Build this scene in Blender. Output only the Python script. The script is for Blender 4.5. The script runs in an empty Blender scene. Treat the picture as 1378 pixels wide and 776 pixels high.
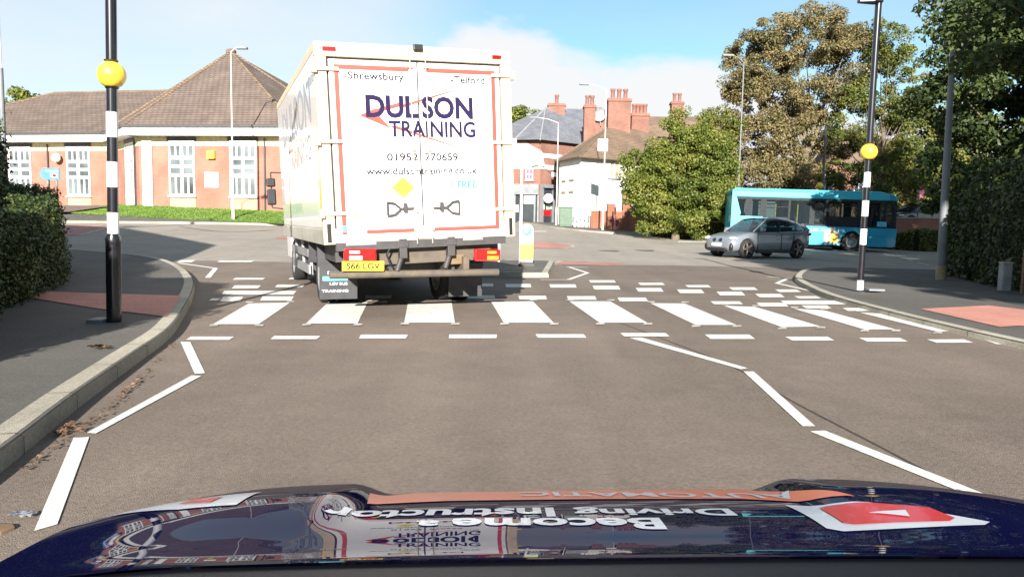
import bpy, bmesh, math, random
import numpy as np
from mathutils import Vector, Matrix
from mathutils.geometry import tessellate_polygon
R = math.radians
random.seed(7); rng = np.random.default_rng(7)
S = bpy.context.scene
COL = S.collection

# ------------------------------------------------------------------ camera
CAMZ = 1.2; F = 1000.0; PITCH = R(5.03); ROLL = R(1.0)
fwd = Vector((0, math.cos(PITCH), -math.sin(PITCH)))
r0 = Vector((1, 0, 0)); u0 = Vector((0, math.sin(PITCH), math.cos(PITCH)))
rt = r0 * math.cos(ROLL) + u0 * math.sin(ROLL)
up = -r0 * math.sin(ROLL) + u0 * math.cos(ROLL)
CAM = Vector((0, 0, CAMZ))
cd = bpy.data.cameras.new('camera'); cam = bpy.data.objects.new('camera', cd); COL.objects.link(cam)
cd.sensor_width = 36; cd.lens = 36 * F / 1378; cd.clip_start = 0.05; cd.clip_end = 3000
M4 = Matrix((( rt.x, up.x, -fwd.x, 0), (rt.y, up.y, -fwd.y, 0), (rt.z, up.z, -fwd.z, CAMZ), (0, 0, 0, 1)))
cam.matrix_world = M4
S.camera = cam

# ------------------------------------------------------------------ light
SUN_AZ = 2.5; SUN_EL = 21.0
S.view_settings.view_transform = 'Standard'; S.view_settings.look = 'None'
S.view_settings.exposure = 1.6; S.view_settings.gamma = 1.0
sd = bpy.data.lights.new('sun', 'SUN'); sun = bpy.data.objects.new('sun', sd); COL.objects.link(sun)
sd.energy = 5.0; sd.angle = R(0.55); sd.color = (1.0, 0.945, 0.87)
sdir = Vector((math.sin(R(SUN_AZ)) * math.cos(R(SUN_EL)), math.cos(R(SUN_AZ)) * math.cos(R(SUN_EL)), -math.sin(R(SUN_EL))))
sun.rotation_euler = sdir.to_track_quat('-Z', 'Y').to_euler(); sun.location = (0, -20, 30)
w = bpy.data.worlds.new('World'); S.world = w; w.use_nodes = True
nt = w.node_tree; N = nt.nodes; L = nt.links
bg = N['Background']; bg.inputs[1].default_value = 0.055
sky = N.new('ShaderNodeTexSky'); sky.sky_type = 'NISHITA'; sky.sun_disc = False
sky.sun_elevation = R(SUN_EL); sky.sun_rotation = R(180 + SUN_AZ); sky.air_density = 1.0; sky.dust_density = 0.15; sky.ozone_density = 2.0
tc = N.new('ShaderNodeTexCoord'); sx = N.new('ShaderNodeSeparateXYZ'); L.new(tc.outputs['Generated'], sx.inputs[0])
def wm(op, a, b=None, c=None, clamp=False):
    n = N.new('ShaderNodeMath'); n.operation = op; n.use_clamp = clamp
    for i, v in enumerate((a, b, c)):
        if v is None: continue
        if isinstance(v, (int, float)): n.inputs[i].default_value = v
        else: L.new(v, n.inputs[i])
    return n.outputs[0]
az = wm('ARCTAN2', sx.outputs[0], sx.outputs[1])
el = wm('ARCSINE', sx.outputs[2])
azn = wm('MULTIPLY_ADD', az, 1 / 1.4, 0.5, clamp=True)
ramp = N.new('ShaderNodeValToRGB'); L.new(azn, ramp.inputs[0]); ramp.color_ramp.interpolation = 'B_SPLINE'
tops = [(-0.7, .20), (-.24, .15), (-.17, .20), (-.11, .235), (-.05, .26), (.01, .255), (.06, .225), (.14, .215), (.30, .205), (.45, .14), (.7, .10)]
els = ramp.color_ramp.elements
while len(els) < len(tops): els.new(0.5)
for e, (a, t) in zip(els, tops):
    e.position = a / 1.4 + .5; e.color = (t, t, t, 1)
nz = N.new('ShaderNodeTexNoise'); nz.inputs['Scale'].default_value = 7; nz.inputs['Detail'].default_value = 7; nz.inputs['Roughness'].default_value = .55
mp = N.new('ShaderNodeMapping'); mp.inputs['Scale'].default_value = (1, 1, 2.4); L.new(tc.outputs['Generated'], mp.inputs[0]); L.new(mp.outputs[0], nz.inputs['Vector'])
edge = wm('ADD', wm('SUBTRACT', ramp.outputs[0], el), wm('MULTIPLY_ADD', nz.outputs[0], .12, -.06))
m1 = N.new('ShaderNodeMapRange'); m1.interpolation_type = 'SMOOTHSTEP'; m1.inputs[1].default_value = -.012; m1.inputs[2].default_value = .03
L.new(edge, m1.inputs[0])
nz2 = N.new('ShaderNodeTexNoise'); nz2.inputs['Scale'].default_value = 2.6; nz2.inputs['Detail'].default_value = 6
mp2 = N.new('ShaderNodeMapping'); mp2.inputs['Scale'].default_value = (1, 1, 3.0); mp2.inputs['Location'].default_value = (3.3, 1.1, 0.4)
L.new(tc.outputs['Generated'], mp2.inputs[0]); L.new(mp2.outputs[0], nz2.inputs['Vector'])
wisp = wm('MULTIPLY_ADD', nz2.outputs[0], 2.6, -.85, clamp=True)
m3 = N.new('ShaderNodeMapRange'); m3.interpolation_type = 'SMOOTHSTEP'; m3.inputs[1].default_value = .05; m3.inputs[2].default_value = -.25
L.new(az, m3.inputs[0])
m5 = N.new('ShaderNodeMapRange'); m5.inputs[1].default_value = -1.3; m5.inputs[2].default_value = -1.0; L.new(az, m5.inputs[0])
leftw = wm('MULTIPLY', wm('MULTIPLY', m3.outputs[0], m5.outputs[0]), wm('MULTIPLY_ADD', wisp, .4, .55))
m4 = N.new('ShaderNodeMapRange'); m4.inputs[1].default_value = -.17; m4.inputs[2].default_value = -.27; L.new(az, m4.inputs[0])
cl = wm('MULTIPLY', m1.outputs[0], wm('MULTIPLY_ADD', m4.outputs[0], -.75, 1.0))
mask = wm('MAXIMUM', wm('MAXIMUM', cl, leftw), wm('MULTIPLY_ADD', wisp, .22, .06), clamp=True)
mx = N.new('ShaderNodeMix'); mx.data_type = 'RGBA'
L.new(mask, mx.inputs[0]); tint = N.new('ShaderNodeMix'); tint.data_type = 'RGBA'; tint.blend_type = 'MULTIPLY'; tint.inputs[0].default_value = 1; tint.inputs[7].default_value = (.84, 1.06, 1.0, 1); L.new(sky.outputs[0], tint.inputs[6]); L.new(tint.outputs[2], mx.inputs[6]); mx.inputs[7].default_value = (5.6, 5.7, 5.8, 1)
L.new(mx.outputs[2], bg.inputs[0])

# ------------------------------------------------------------------ projection helpers
def gh(x, y):
    v = (-.0278 * x + .0318 * y - .68) / .06
    s = .06 * (v if v > 30 else math.log1p(math.exp(v)))
    return 2.2 * math.tanh(s / 2.2)
def ray(px, py): return (fwd + rt * ((px - 689) / F) - up * ((py - 388) / F))
def D(px, py, Y):
    d = ray(px, py); return CAM + d * (Y / d.y)
def G(px, py, dz=0.0):
    d = ray(px, py); t = 0.5; prev = t
    while t < 140:
        p = CAM + d * t
        if p.z < gh(p.x, p.y) + dz:
            a, b = prev, t
            for _ in range(30):
                m = (a + b) / 2; q = CAM + d * m
                if q.z < gh(q.x, q.y) + dz: b = m
                else: a = m
            q = CAM + d * b; return Vector((q.x, q.y, gh(q.x, q.y) + dz))
        prev = t; t += 0.25
    return Vector((CAM.x + d.x * 140, CAM.y + d.y * 140, 2))
def proj(p):
    v = Vector(p) - CAM; z = v.dot(fwd); return (689 + F * v.dot(rt) / z, 388 - F * v.dot(up) / z)

# ------------------------------------------------------------------ mesh builder
class MB:
    def __init__(s): s.v = []; s.f = []; s.mi = []; s.sm = []; s.M = Matrix.Identity(4)
    def add(s, vs, fs, mi=0, sm=False):
        o = len(s.v); s.v += [tuple(s.M @ Vector(p)) for p in vs]
        for f in fs: s.f.append([i + o for i in f]); s.mi.append(mi); s.sm.append(sm)
        return s
    def box(s, x0, x1, y0, y1, z0, z1, mi=0):
        return s.add([(x0,y0,z0),(x1,y0,z0),(x1,y1,z0),(x0,y1,z0),(x0,y0,z1),(x1,y0,z1),(x1,y1,z1),(x0,y1,z1)],
              [(0,3,2,1),(4,5,6,7),(0,1,5,4),(1,2,6,5),(2,3,7,6),(3,0,4,7)], mi)
    def tube(s, p0, p1, r0, r1=None, n=12, mi=0, cap=True):
        r1 = r0 if r1 is None else r1; p0 = Vector(p0); p1 = Vector(p1); d = (p1 - p0).normalized()
        a = d.orthogonal().normalized(); b = d.cross(a); vs = []
        for p, r in ((p0, r0), (p1, r1)):
            for i in range(n):
                t = 2 * math.pi * i / n; vs.append(p + a * (r * math.cos(t)) + b * (r * math.sin(t)))
        s.add(vs, [(i, (i + 1) % n, n + (i + 1) % n, n + i) for i in range(n)], mi, True)
        if cap: s.add(vs[:n], [tuple(range(n))[::-1]], mi); s.add(vs[n:], [tuple(range(n))], mi)
        return s
    def path(s, pts, r, n=8, mi=0):
        for a, b in zip(pts[:-1], pts[1:]): s.tube(a, b, r, r, n, mi)
        return s
    def prism(s, poly, z0, z1, mi=0):
        n = len(poly); vs = [(p[0], p[1], z0) for p in poly] + [(p[0], p[1], z1) for p in poly]
        t = tessellate_polygon([[Vector((p[0], p[1], 0)) for p in poly]])
        fs = [(i, (i + 1) % n, n + (i + 1) % n, n + i) for i in range(n)]
        fs += [tuple(x) for x in t] + [tuple(n + i for i in x) for x in t]
        return s.add(vs, fs, mi)
    def prism_xz(s, poly, y0, y1, mi=0):
        o = s.M; s.M = o @ Matrix(((1,0,0,0),(0,0,1,0),(0,1,0,0),(0,0,0,1))); s.prism(poly, y0, y1, mi); s.M = o; return s
    def prism_yz(s, poly, x0, x1, mi=0):
        o = s.M; s.M = o @ Matrix(((0,0,1,0),(1,0,0,0),(0,1,0,0),(0,0,0,1))); s.prism(poly, x0, x1, mi); s.M = o; return s
    def sphere(s, c, r, sx=1, sy=1, sz=1, n=20, mi=0):
        vs = []; fs = []; m = n // 2
        for j in range(m + 1):
            ph = math.pi * j / m
            for i in range(n):
                t = 2 * math.pi * i / n
                vs.append((c[0] + r*sx*math.sin(ph)*math.cos(t), c[1] + r*sy*math.sin(ph)*math.sin(t), c[2] + r*sz*math.cos(ph)))
        for j in range(m):
            for i in range(n): fs.append((j*n+i, j*n+(i+1)%n, (j+1)*n+(i+1)%n, (j+1)*n+i))
        return s.add(vs, fs, mi, True)
    def lathe(s, c, prof, n=20, mi=0, axis='z'):
        vs = []
        for r, h in prof:
            for i in range(n):
                t = 2 * math.pi * i / n; a, b = r * math.cos(t), r * math.sin(t)
                vs.append((c[0]+a, c[1]+b, c[2]+h) if axis == 'z' else (c[0]+a, c[1]+h, c[2]+b) if axis == 'y' else (c[0]+h, c[1]+a, c[2]+b))
        fs = [(j*n+i, j*n+(i+1)%n, (j+1)*n+(i+1)%n, (j+1)*n+i) for j in range(len(prof)-1) for i in range(n)]
        return s.add(vs, fs, mi, True)
    def text(s, t, w=None, h=None, mi=0, bold=0.0, align='CENTER', depth=0.0):
        """text in local XY plane scaled to width w and/or cap height h, origin = centre/left at baseline"""
        c = bpy.data.curves.new('t', 'FONT'); c.body = t; c.size = 1; c.offset = bold; c.align_x = 'LEFT'; c.resolution_u = 3; c.fill_mode = 'FRONT'
        o = bpy.data.objects.new('t', c); COL.objects.link(o); bpy.context.view_layer.update()
        me = o.evaluated_get(bpy.context.evaluated_depsgraph_get()).to_mesh()
        vs = np.array([v.co[:] for v in me.vertices]); fs = [tuple(p.vertices) for p in me.polygons]
        o.to_mesh_clear(); bpy.data.objects.remove(o); bpy.data.curves.remove(c)
        x0, x1 = vs[:,0].min(), vs[:,0].max()
        kx = w / (x1 - x0) if w else h / .69; ky = h / .69 if h else kx
        if not w: kx = ky
        vs[:,0] = (vs[:,0] - (x0 + x1) / 2 if align == 'CENTER' else vs[:,0] - x0) * kx; vs[:,1] *= ky
        return s.add([tuple(v) for v in vs], fs, mi)
    def build(s, name, mats, parent=None, bevel=0, subd=0, merge=False, seg=2):
        me = bpy.data.meshes.new(name); me.from_pydata(s.v, [], s.f)
        if not isinstance(mats, (list, tuple)): mats = [mats]
        for m in mats: me.materials.append(m)
        me.polygons.foreach_set('material_index', s.mi); me.polygons.foreach_set('use_smooth', s.sm)
        bm = bmesh.new(); bm.from_mesh(me)
        if merge: bmesh.ops.remove_doubles(bm, verts=bm.verts, dist=1e-4)
        bmesh.ops.recalc_face_normals(bm, faces=bm.faces); bm.to_mesh(me); bm.free()
        o = bpy.data.objects.new(name, me); COL.objects.link(o); o.parent = parent
        if bevel:
            b = o.modifiers.new('b', 'BEVEL'); b.width = bevel; b.segments = seg; b.limit_method = 'ANGLE'; b.angle_limit = R(40)
        if subd:
            b = o.modifiers.new('s', 'SUBSURF'); b.levels = b.render_levels = subd
        return o

def tag(o, label=None, cat=None, group=None, kind=None):
    if label: o['label'] = label
    if cat: o['category'] = cat
    if group: o['group'] = group
    if kind: o['kind'] = kind
    return o
def empty(name, loc=(0,0,0), rz=0, label=None, cat=None, group=None):
    o = bpy.data.objects.new(name, None); COL.objects.link(o); o.location = loc; o.rotation_euler = (0, 0, rz)
    o.empty_display_size = .2; return tag(o, label, cat, group)
def kids(o): return [c for c in bpy.data.objects if c.parent == o]
def copy_tree(o, parent=None):
    ks = kids(o); c = o.copy(); COL.objects.link(c); c.parent = parent
    for k in ks: copy_tree(k, c)
    return c
def cut(o, cutters):
    """apply modifiers plus boolean differences, keep result as plain mesh"""
    cs = []
    for mb in cutters:
        c = mb.build('cutter', MAT['black'], o.parent); cs.append(c)
        b = o.modifiers.new('c', 'BOOLEAN'); b.object = c; b.operation = 'DIFFERENCE'; b.solver = 'EXACT'
    bpy.context.view_layer.update()
    me = bpy.data.meshes.new_from_object(o.evaluated_get(bpy.context.evaluated_depsgraph_get()))
    o.modifiers.clear(); o.data = me
    for c in cs: bpy.data.objects.remove(c)

# ------------------------------------------------------------------ materials
MAT = {}
def newmat(name):
    m = bpy.data.materials.new(name); m.use_nodes = True; MAT[name] = m
    return m, m.node_tree.nodes, m.node_tree.links, m.node_tree.nodes['Principled BSDF']
def mat(name, col, rough=.6, metal=0, coat=0, var=.12, scale=6, bump=0, spec=.5, dirt=None, emit=0):
    m, n, l, b = newmat(name)
    b.inputs['Roughness'].default_value = rough; b.inputs['Metallic'].default_value = metal
    b.inputs['Coat Weight'].default_value = coat; b.inputs['Coat Roughness'].default_value = .03
    b.inputs['Specular IOR Level'].default_value = spec
    t = n.new('ShaderNodeTexCoord'); z = n.new('ShaderNodeTexNoise'); z.inputs['Scale'].default_value = scale; z.inputs['Detail'].default_value = 5
    l.new(t.outputs['Object'], z.inputs['Vector'])
    x = n.new('ShaderNodeMix'); x.data_type = 'RGBA'; l.new(z.outputs[0], x.inputs[0])
    d = dirt if dirt else tuple(c * (1 - 2 * var) for c in col)
    x.inputs[6].default_value = (*d, 1); x.inputs[7].default_value = (*[min(1, c * (1 + var)) for c in col], 1)
    r = n.new('ShaderNodeMapRange'); r.inputs[1].default_value = .3; r.inputs[2].default_value = .7; l.new(z.outputs[0], r.inputs[0]); l.new(r.outputs[0], x.inputs[0])
    l.new(x.outputs[2], b.inputs['Base Color'])
    if bump:
        bp = n.new('ShaderNodeBump'); bp.inputs['Strength'].default_value = bump; z2 = n.new('ShaderNodeTexNoise'); z2.inputs['Scale'].default_value = scale * 12; z2.inputs['Detail'].default_value = 4
        l.new(t.outputs['Object'], z2.inputs['Vector']); l.new(z2.outputs[0], bp.inputs['Height']); l.new(bp.outputs[0], b.inputs['Normal'])
    return m
def asphalt(name, col, stone=1.11, patch=.15, bump=.35, fine=140, wear=False):
    m, n, l, b = newmat(name); b.inputs['Roughness'].default_value = .85; b.inputs['Specular IOR Level'].default_value = .3
    g = n.new('ShaderNodeNewGeometry')
    def noise(sc, det=4, ro=.6):
        z = n.new('ShaderNodeTexNoise'); z.inputs['Scale'].default_value = sc; z.inputs['Detail'].default_value = det; z.inputs['Roughness'].default_value = ro
        l.new(g.outputs['Position'], z.inputs['Vector']); return z.outputs[0]
    def mr(v, a, b_, c, d):
        r = n.new('ShaderNodeMapRange'); r.inputs[1].default_value = a; r.inputs[2].default_value = b_; r.inputs[3].default_value = c; r.inputs[4].default_value = d; l.new(v, r.inputs[0]); return r.outputs[0]
    def mul(a, c):
        k = n.new('ShaderNodeMath'); k.operation = 'MULTIPLY'; l.new(a, k.inputs[0]); l.new(c, k.inputs[1]); return k.outputs[0]
    v = n.new('ShaderNodeTexVoronoi'); v.inputs['Scale'].default_value = fine; l.new(g.outputs['Position'], v.inputs['Vector'])
    vs = n.new('ShaderNodeSeparateColor'); l.new(v.outputs['Color'], vs.inputs[0])
    f = mul(mr(vs.outputs[0], 0, 1, 1 / stone, stone), mr(noise(.35, 5), .3, .7, 1 - patch, 1 + patch))
    f = mul(f, mr(noise(2.5, 6, .7), .3, .7, .9, 1.1))
    f = mul(f, mr(noise(38, 3, .7), .35, .65, .84, 1.16))
    stn = noise(1.1, 8, .75); f = mul(f, mr(stn, .60, .70, 1.0, .86))
    mp_ = n.new('ShaderNodeMapping'); mp_.inputs['Scale'].default_value = (1.3, .10, 1); l.new(g.outputs['Position'], mp_.inputs[0]); zt_ = n.new('ShaderNodeTexNoise'); zt_.inputs['Scale'].default_value = 1.0; zt_.inputs['Detail'].default_value = 4; l.new(mp_.outputs[0], zt_.inputs['Vector'])
    f = mul(f, mr(zt_.outputs[0], .35, .65, 1 - patch*.6, 1 + patch*.6))
    if wear: f = mul(f, mr(noise(9, 9, .8), .60, .68, 1.0, .35)); f = mul(f, mr(noise(70, 3, .8), .66, .74, 1.0, .55))
    vm = n.new('ShaderNodeVectorMath'); vm.operation = 'SCALE'; vm.inputs[0].default_value = col; l.new(f, vm.inputs['Scale'])
    l.new(vm.outputs[0], b.inputs['Base Color'])
    bp = n.new('ShaderNodeBump'); bp.inputs['Strength'].default_value = bump; bp.inputs['Distance'].default_value = .01
    l.new(v.outputs['Distance'], bp.inputs['Height']); l.new(bp.outputs[0], b.inputs['Normal'])
    return m
def brick(name, c1, c2, mortar, bw=.225, bh=.075, ms=.012, rough=.9, axes='xyz', off=.5):
    m, n, l, b = newmat(name); b.inputs['Roughness'].default_value = rough; b.inputs['Specular IOR Level'].default_value = .2
    t = n.new('ShaderNodeTexCoord'); s = n.new('ShaderNodeSeparateXYZ'); l.new(t.outputs['Object'], s.inputs[0])
    a = n.new('ShaderNodeMath'); a.operation = 'ADD'; l.new(s.outputs[0], a.inputs[0]); l.new(s.outputs[1], a.inputs[1])
    c = n.new('ShaderNodeCombineXYZ'); l.new(a.outputs[0], c.inputs[0]); l.new(s.outputs[2], c.inputs[1])
    k = n.new('ShaderNodeTexBrick'); l.new(c.outputs[0], k.inputs['Vector']); k.inputs['Scale'].default_value = 1
    k.inputs['Brick Width'].default_value = bw; k.inputs['Row Height'].default_value = bh; k.inputs['Mortar Size'].default_value = ms; k.offset = off
    k.inputs['Color1'].default_value = (*c1, 1); k.inputs['Color2'].default_value = (*c2, 1); k.inputs['Mortar'].default_value = (*mortar, 1)
    z = n.new('ShaderNodeTexNoise'); z.inputs['Scale'].default_value = .9; z.inputs['Detail'].default_value = 6; l.new(t.outputs['Object'], z.inputs['Vector'])
    r = n.new('ShaderNodeMapRange'); r.inputs[1].default_value = .3; r.inputs[2].default_value = .7; r.inputs[3].default_value = .78; r.inputs[4].default_value = 1.12; l.new(z.outputs[0], r.inputs[0])
    vm = n.new('ShaderNodeVectorMath'); vm.operation = 'SCALE'; l.new(k.outputs[0], vm.inputs[0]); l.new(r.outputs[0], vm.inputs['Scale']); l.new(vm.outputs[0], b.inputs['Base Color'])
    bp = n.new('ShaderNodeBump'); bp.inputs['Strength'].default_value = .4; bp.inputs['Distance'].default_value = .02; bp.invert = True
    l.new(k.outputs['Fac'], bp.inputs['Height']); l.new(bp.outputs[0], b.inputs['Normal'])
    return m
def leafmat(name, cols, trans=.25):
    m, n, l, b = newmat(name); b.inputs['Roughness'].default_value = .55; b.inputs['Specular IOR Level'].default_value = .35
    g = n.new('ShaderNodeNewGeometry'); r = n.new('ShaderNodeValToRGB'); e = r.color_ramp.elements
    while len(e) < len(cols): e.new(.5)
    for i, (el_, c) in enumerate(zip(e, cols)): el_.position = i / (len(cols) - 1); el_.color = (*c, 1)
    z = n.new('ShaderNodeTexNoise'); z.inputs['Scale'].default_value = .7; z.inputs['Detail'].default_value = 3; l.new(g.outputs['Position'], z.inputs['Vector'])
    a = n.new('ShaderNodeMath'); a.operation = 'MULTIPLY_ADD'; a.inputs[1].default_value = .55; l.new(g.outputs['Random Per Island'], a.inputs[0])
    k = n.new('ShaderNodeMath'); k.operation = 'MULTIPLY_ADD'; k.inputs[1].default_value = 1.6; k.inputs[2].default_value = -.58; l.new(z.outputs[0], k.inputs[0]); l.new(k.outputs[0], a.inputs[2])
    l.new(a.outputs[0], r.inputs[0]); l.new(r.outputs[0], b.inputs['Base Color'])
    t = n.new('ShaderNodeBsdfTranslucent'); l.new(r.outputs[0], t.inputs[0]); x = n.new('ShaderNodeMixShader'); x.inputs[0].default_value = trans
    l.new(b.outputs[0], x.inputs[1]); l.new(t.outputs[0], x.inputs[2]); l.new(x.outputs[0], n['Material Output'].inputs[0])
    return m
def glassmat(name, tint, alpha=.5, rough=.03):
    m, n, l, b = newmat(name); b.inputs['Base Color'].default_value = (*tint, 1); b.inputs['Roughness'].default_value = rough; b.inputs['Specular IOR Level'].default_value = .6
    t = n.new('ShaderNodeBsdfTransparent'); t.inputs[0].default_value = (.8, .88, .86, 1); x = n.new('ShaderNodeMixShader'); x.inputs[0].default_value = alpha
    l.new(t.outputs[0], x.inputs[1]); l.new(b.outputs[0], x.inputs[2]); l.new(x.outputs[0], n['Material Output'].inputs[0]); return m

asphalt('asphalt_near', (.152, .121, .097)); asphalt('asphalt_far', (.25, .222, .186), patch=.1, bump=.15, fine=60)
asphalt('pavement', (.098, .091, .082), stone=1.15, patch=.12); asphalt('tactile_red', (.50, .23, .18), stone=1.05, patch=.1)
asphalt('road_paint', (.59, .58, .535), stone=1.05, patch=.06, bump=.1, wear=True); asphalt('kerb_stone', (.34, .31, .25), stone=1.08, patch=.2)
asphalt('red_surface', (.38, .17, .14), stone=1.1); asphalt('tar', (.05, .046, .042), stone=1.1)
mat('paint_worn', (.5, .48, .42), .9, scale=9, dirt=(.2, .18, .15))
mat('soil', (.13, .1, .07), .95, scale=1.5, bump=.4); mat('black', (.012, .012, .014), .45); mat('black_gloss', (.012, .012, .016), .25, coat=.5)
mat('white_post', (.78, .79, .8), .4, coat=.2, scale=3); mat('globe', (.95, .62, .05), .3, coat=.4, var=.03); mat('steel', (.35, .35, .35), .5, .6, scale=4)
mat('grey_col', (.17, .18, .19), .6, scale=2); mat('column_pale', (.55, .5, .45), .6, scale=2); mat('tan_base', (.36, .27, .15), .8)
mat('rust', (.11, .085, .058), .8, scale=8, dirt=(.07, .06, .05), bump=.3); mat('dark_metal', (.05, .045, .045), .6, scale=8, bump=.2); mat('tyre', (.018, .018, .018), .9)
mat('van_white', (.8, .8, .79), .18, coat=.6, var=.02, scale=.7); mat('door_white', (.82, .82, .82), .4, var=.02); mat('cream', (.62, .49, .33), .45, var=.08)
mat('skirt_grey', (.42, .4, .34), .4, coat=.3, scale=2); mat('red_vinyl', (.62, .06, .04), .5, var=.03); mat('ink', (.02, .014, .05), .6, spec=.1); mat('ink_grey', (.02, .018, .025), .6, spec=.1)
mat('ink_side', (.30, .31, .34), .4); mat('yellow', (.85, .66, .05), .45, var=.03); mat('plate_yellow', (.85, .68, .04), .4, var=.03); mat('cyan', (.12, .55, .75), .5); mat('green_ink', (.3, .52, .3), .5)
mat('lens_red', (.6, .008, .008), .15, coat=1); mat('lens_amber', (.8, .3, .03), .2, coat=.6); mat('lens_clear', (.7, .7, .68), .1, coat=1, var=.05); mat('flap', (.045, .045, .048), .8)
mat('aqua', (.06, .50, .62), .35, coat=.5, var=.04, scale=1); mat('blue', (.02, .34, .52), .35, coat=.5, var=.05, scale=1); mat('chrome', (.6, .6, .62), .15, 1)
mat('car_grey', (.19, .215, .24), .35, .3, coat=1, var=.03, scale=1); mat('car_dark', (.02, .025, .035), .3, coat=1); mat('glass_dark', (.012, .016, .02), .05, coat=1)
mat('rim', (.22, .18, .15), .4, .5); mat('seat', (.05, .06, .12), .9); mat('interior', (.05, .05, .055), .8); mat('bus_pillar', (.03, .033, .036), .6, spec=.1); mat('yellow_rail', (.6, .45, .04), .4)
glassmat('glass', (.03, .04, .05), .22); glassmat('glass_tint', (.02, .025, .03), .75); mat('window_glass', (.12, .135, .14), .08, coat=.6, scale=.6, var=.4); mat('window_dark', (.03, .035, .045), .08, coat=.6)
mat('upvc', (.78, .79, .8), .4); mat('fascia', (.8, .8, .79), .4); mat('cream_wall', (.62, .52, .3), .9); mat('render_white', (.74, .72, .66), .9, scale=1, var=.06); mat('render_cream', (.66, .6, .44), .9, scale=1)
mat('gutter', (.06, .055, .055), .5); mat('slate', (.16, .165, .185), .6, scale=3); mat('lead', (.25, .25, .26), .5); mat('terracotta', (.21, .095, .07), .8)
brick('brick_orange', (.31, .125, .088), (.34, .14, .10), (.31, .17, .13), ms=.008); brick('brick_red', (.20, .09, .066), (.24, .115, .085), (.20, .135, .11), ms=.008); brick('brick_wall', (.26, .085, .05), (.30, .11, .065), (.24, .14, .09))
brick('brick_tan', (.42, .28, .18), (.36, .24, .16), (.4, .3, .22)); brick('tile_brown', (.13, .099, .082), (.15, .115, .096), (.065, .05, .042), .3, .16, .016); brick('tile_old', (.17, .12, .085), (.21, .15, .10), (.09, .06, .045), .3, .15, .018)
brick('tile_slate', (.13, .135, .155), (.16, .165, .185), (.08, .08, .09), .3, .16, .012)
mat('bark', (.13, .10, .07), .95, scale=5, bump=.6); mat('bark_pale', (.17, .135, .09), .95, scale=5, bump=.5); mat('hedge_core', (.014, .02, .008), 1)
mat('cabinet', (.05, .1, .06), .5); mat('wood', (.17, .11, .06), .8, scale=8); mat('bollard_grey', (.3, .3, .3), .8); mat('pink', (.7, .2, .3), .5)
mat('bollard_yellow', (.85, .7, .05), .35, coat=.3, var=.04); mat('sign_blue', (.03, .16, .42), .4); mat('purple', (.12, .06, .22), .5); mat('skin', (.5, .3, .22), .6); mat('cloth_dark', (.03, .035, .06), .9); mat('foil', (.5, .52, .56), .3, .7, scale=30, var=.5)
mat('grass_base', (.10, .17, .035), .95, scale=3, bump=.5); mat('path_dark', (.13, .09, .075), .9)
leafmat('leaf_green', [(.03, .05, .008), (.09, .12, .018), (.15, .17, .028), (.23, .22, .05)])
leafmat('leaf_brown', [(.05, .05, .02), (.13, .115, .045), (.205, .16, .07), (.28, .22, .115)])
leafmat('leaf_olive', [(.035, .055, .012), (.085, .11, .02), (.15, .16, .03), (.21, .15, .05)])
leafmat('leaf_shaded', [(.014, .024, .007), (.03, .05, .012), (.055, .08, .02), (.10, .12, .03)])  # darkened leaf tones: shade on the right-hand foliage put into the colour
leafmat('leaf_hedge', [(.012, .022, .008), (.03, .05, .014), (.06, .09, .02), (.16, .15, .05)], .1)
leafmat('leaf_fallen', [(.06, .03, .015), (.12, .065, .035), (.2, .125, .075)], 0); leafmat('grass_blade', [(.07, .14, .02), (.13, .22, .03), (.2, .28, .05)], .2)

mat('cowl', (.008, .009, .014), .55, spec=.2)
# bonnet paint
m, n, l, b = newmat('navy'); b.inputs['Specular IOR Level'].default_value = 0; b.inputs['Base Color'].default_value = (.004, .005, .03, 1); b.inputs['Roughness'].default_value = .9; b.inputs['Coat Weight'].default_value = .42; b.inputs['Coat Roughness'].default_value = .012; b.inputs['Coat IOR'].default_value = 1.42; b.inputs['Specular IOR Level'].default_value = 0

# ------------------------------------------------------------------ ground sheets
def struct(o): o['kind'] = 'structure'; return o
def sheet(name, poly, off, m, cell=1.5, parent=None, thick=0):
    me = bpy.data.meshes.new(name); P = [Vector((p[0], p[1], 0)) for p in poly]
    bm = bmesh.new(); vs = [bm.verts.new(p) for p in P]
    for t in tessellate_polygon([P]):
        try: bm.faces.new([vs[i] for i in t])
        except ValueError: pass
    xs = [p.x for p in P]; ys = [p.y for p in P]
    for ax, lo, hi in ((0, min(xs), max(xs)), (1, min(ys), max(ys))):
        k = math.ceil(lo / cell)
        while k * cell < hi:
            co = (k * cell, 0, 0) if ax == 0 else (0, k * cell, 0); no = (1, 0, 0) if ax == 0 else (0, 1, 0)
            bmesh.ops.bisect_plane(bm, geom=bm.verts[:] + bm.edges[:] + bm.faces[:], plane_co=co, plane_no=no, dist=1e-5); k += 1
    for v in bm.verts: v.co.z = gh(v.co.x, v.co.y) + off
    for f in bm.faces:
        f.normal_update()
        if f.normal.z < 0: f.normal_flip()
    bm.to_mesh(me); bm.free(); me.materials.append(m)
    o = bpy.data.objects.new(name, me); COL.objects.link(o); o.parent = parent; return o
def quadstrip(mb, quads, off):
    for q in quads:
        ps = [G(*p) for p in q]; mb.add([(p.x, p.y, gh(p.x, p.y) + off) for p in ps], [tuple(range(len(ps)))])
def catmull(pts, n=8):
    out = []
    for i in range(len(pts) - 1):
        p0 = pts[max(i-1, 0)]; p1 = pts[i]; p2 = pts[i+1]; p3 = pts[min(i+2, len(pts)-1)]
        for k in range(n):
            t = k / n; out.append(.5 * ((2*p1) + (p2-p0)*t + (2*p0-5*p1+4*p2-p3)*t*t + (3*p1-p0-3*p2+p3)*t**3))
    out.append(pts[-1]); return out
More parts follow.
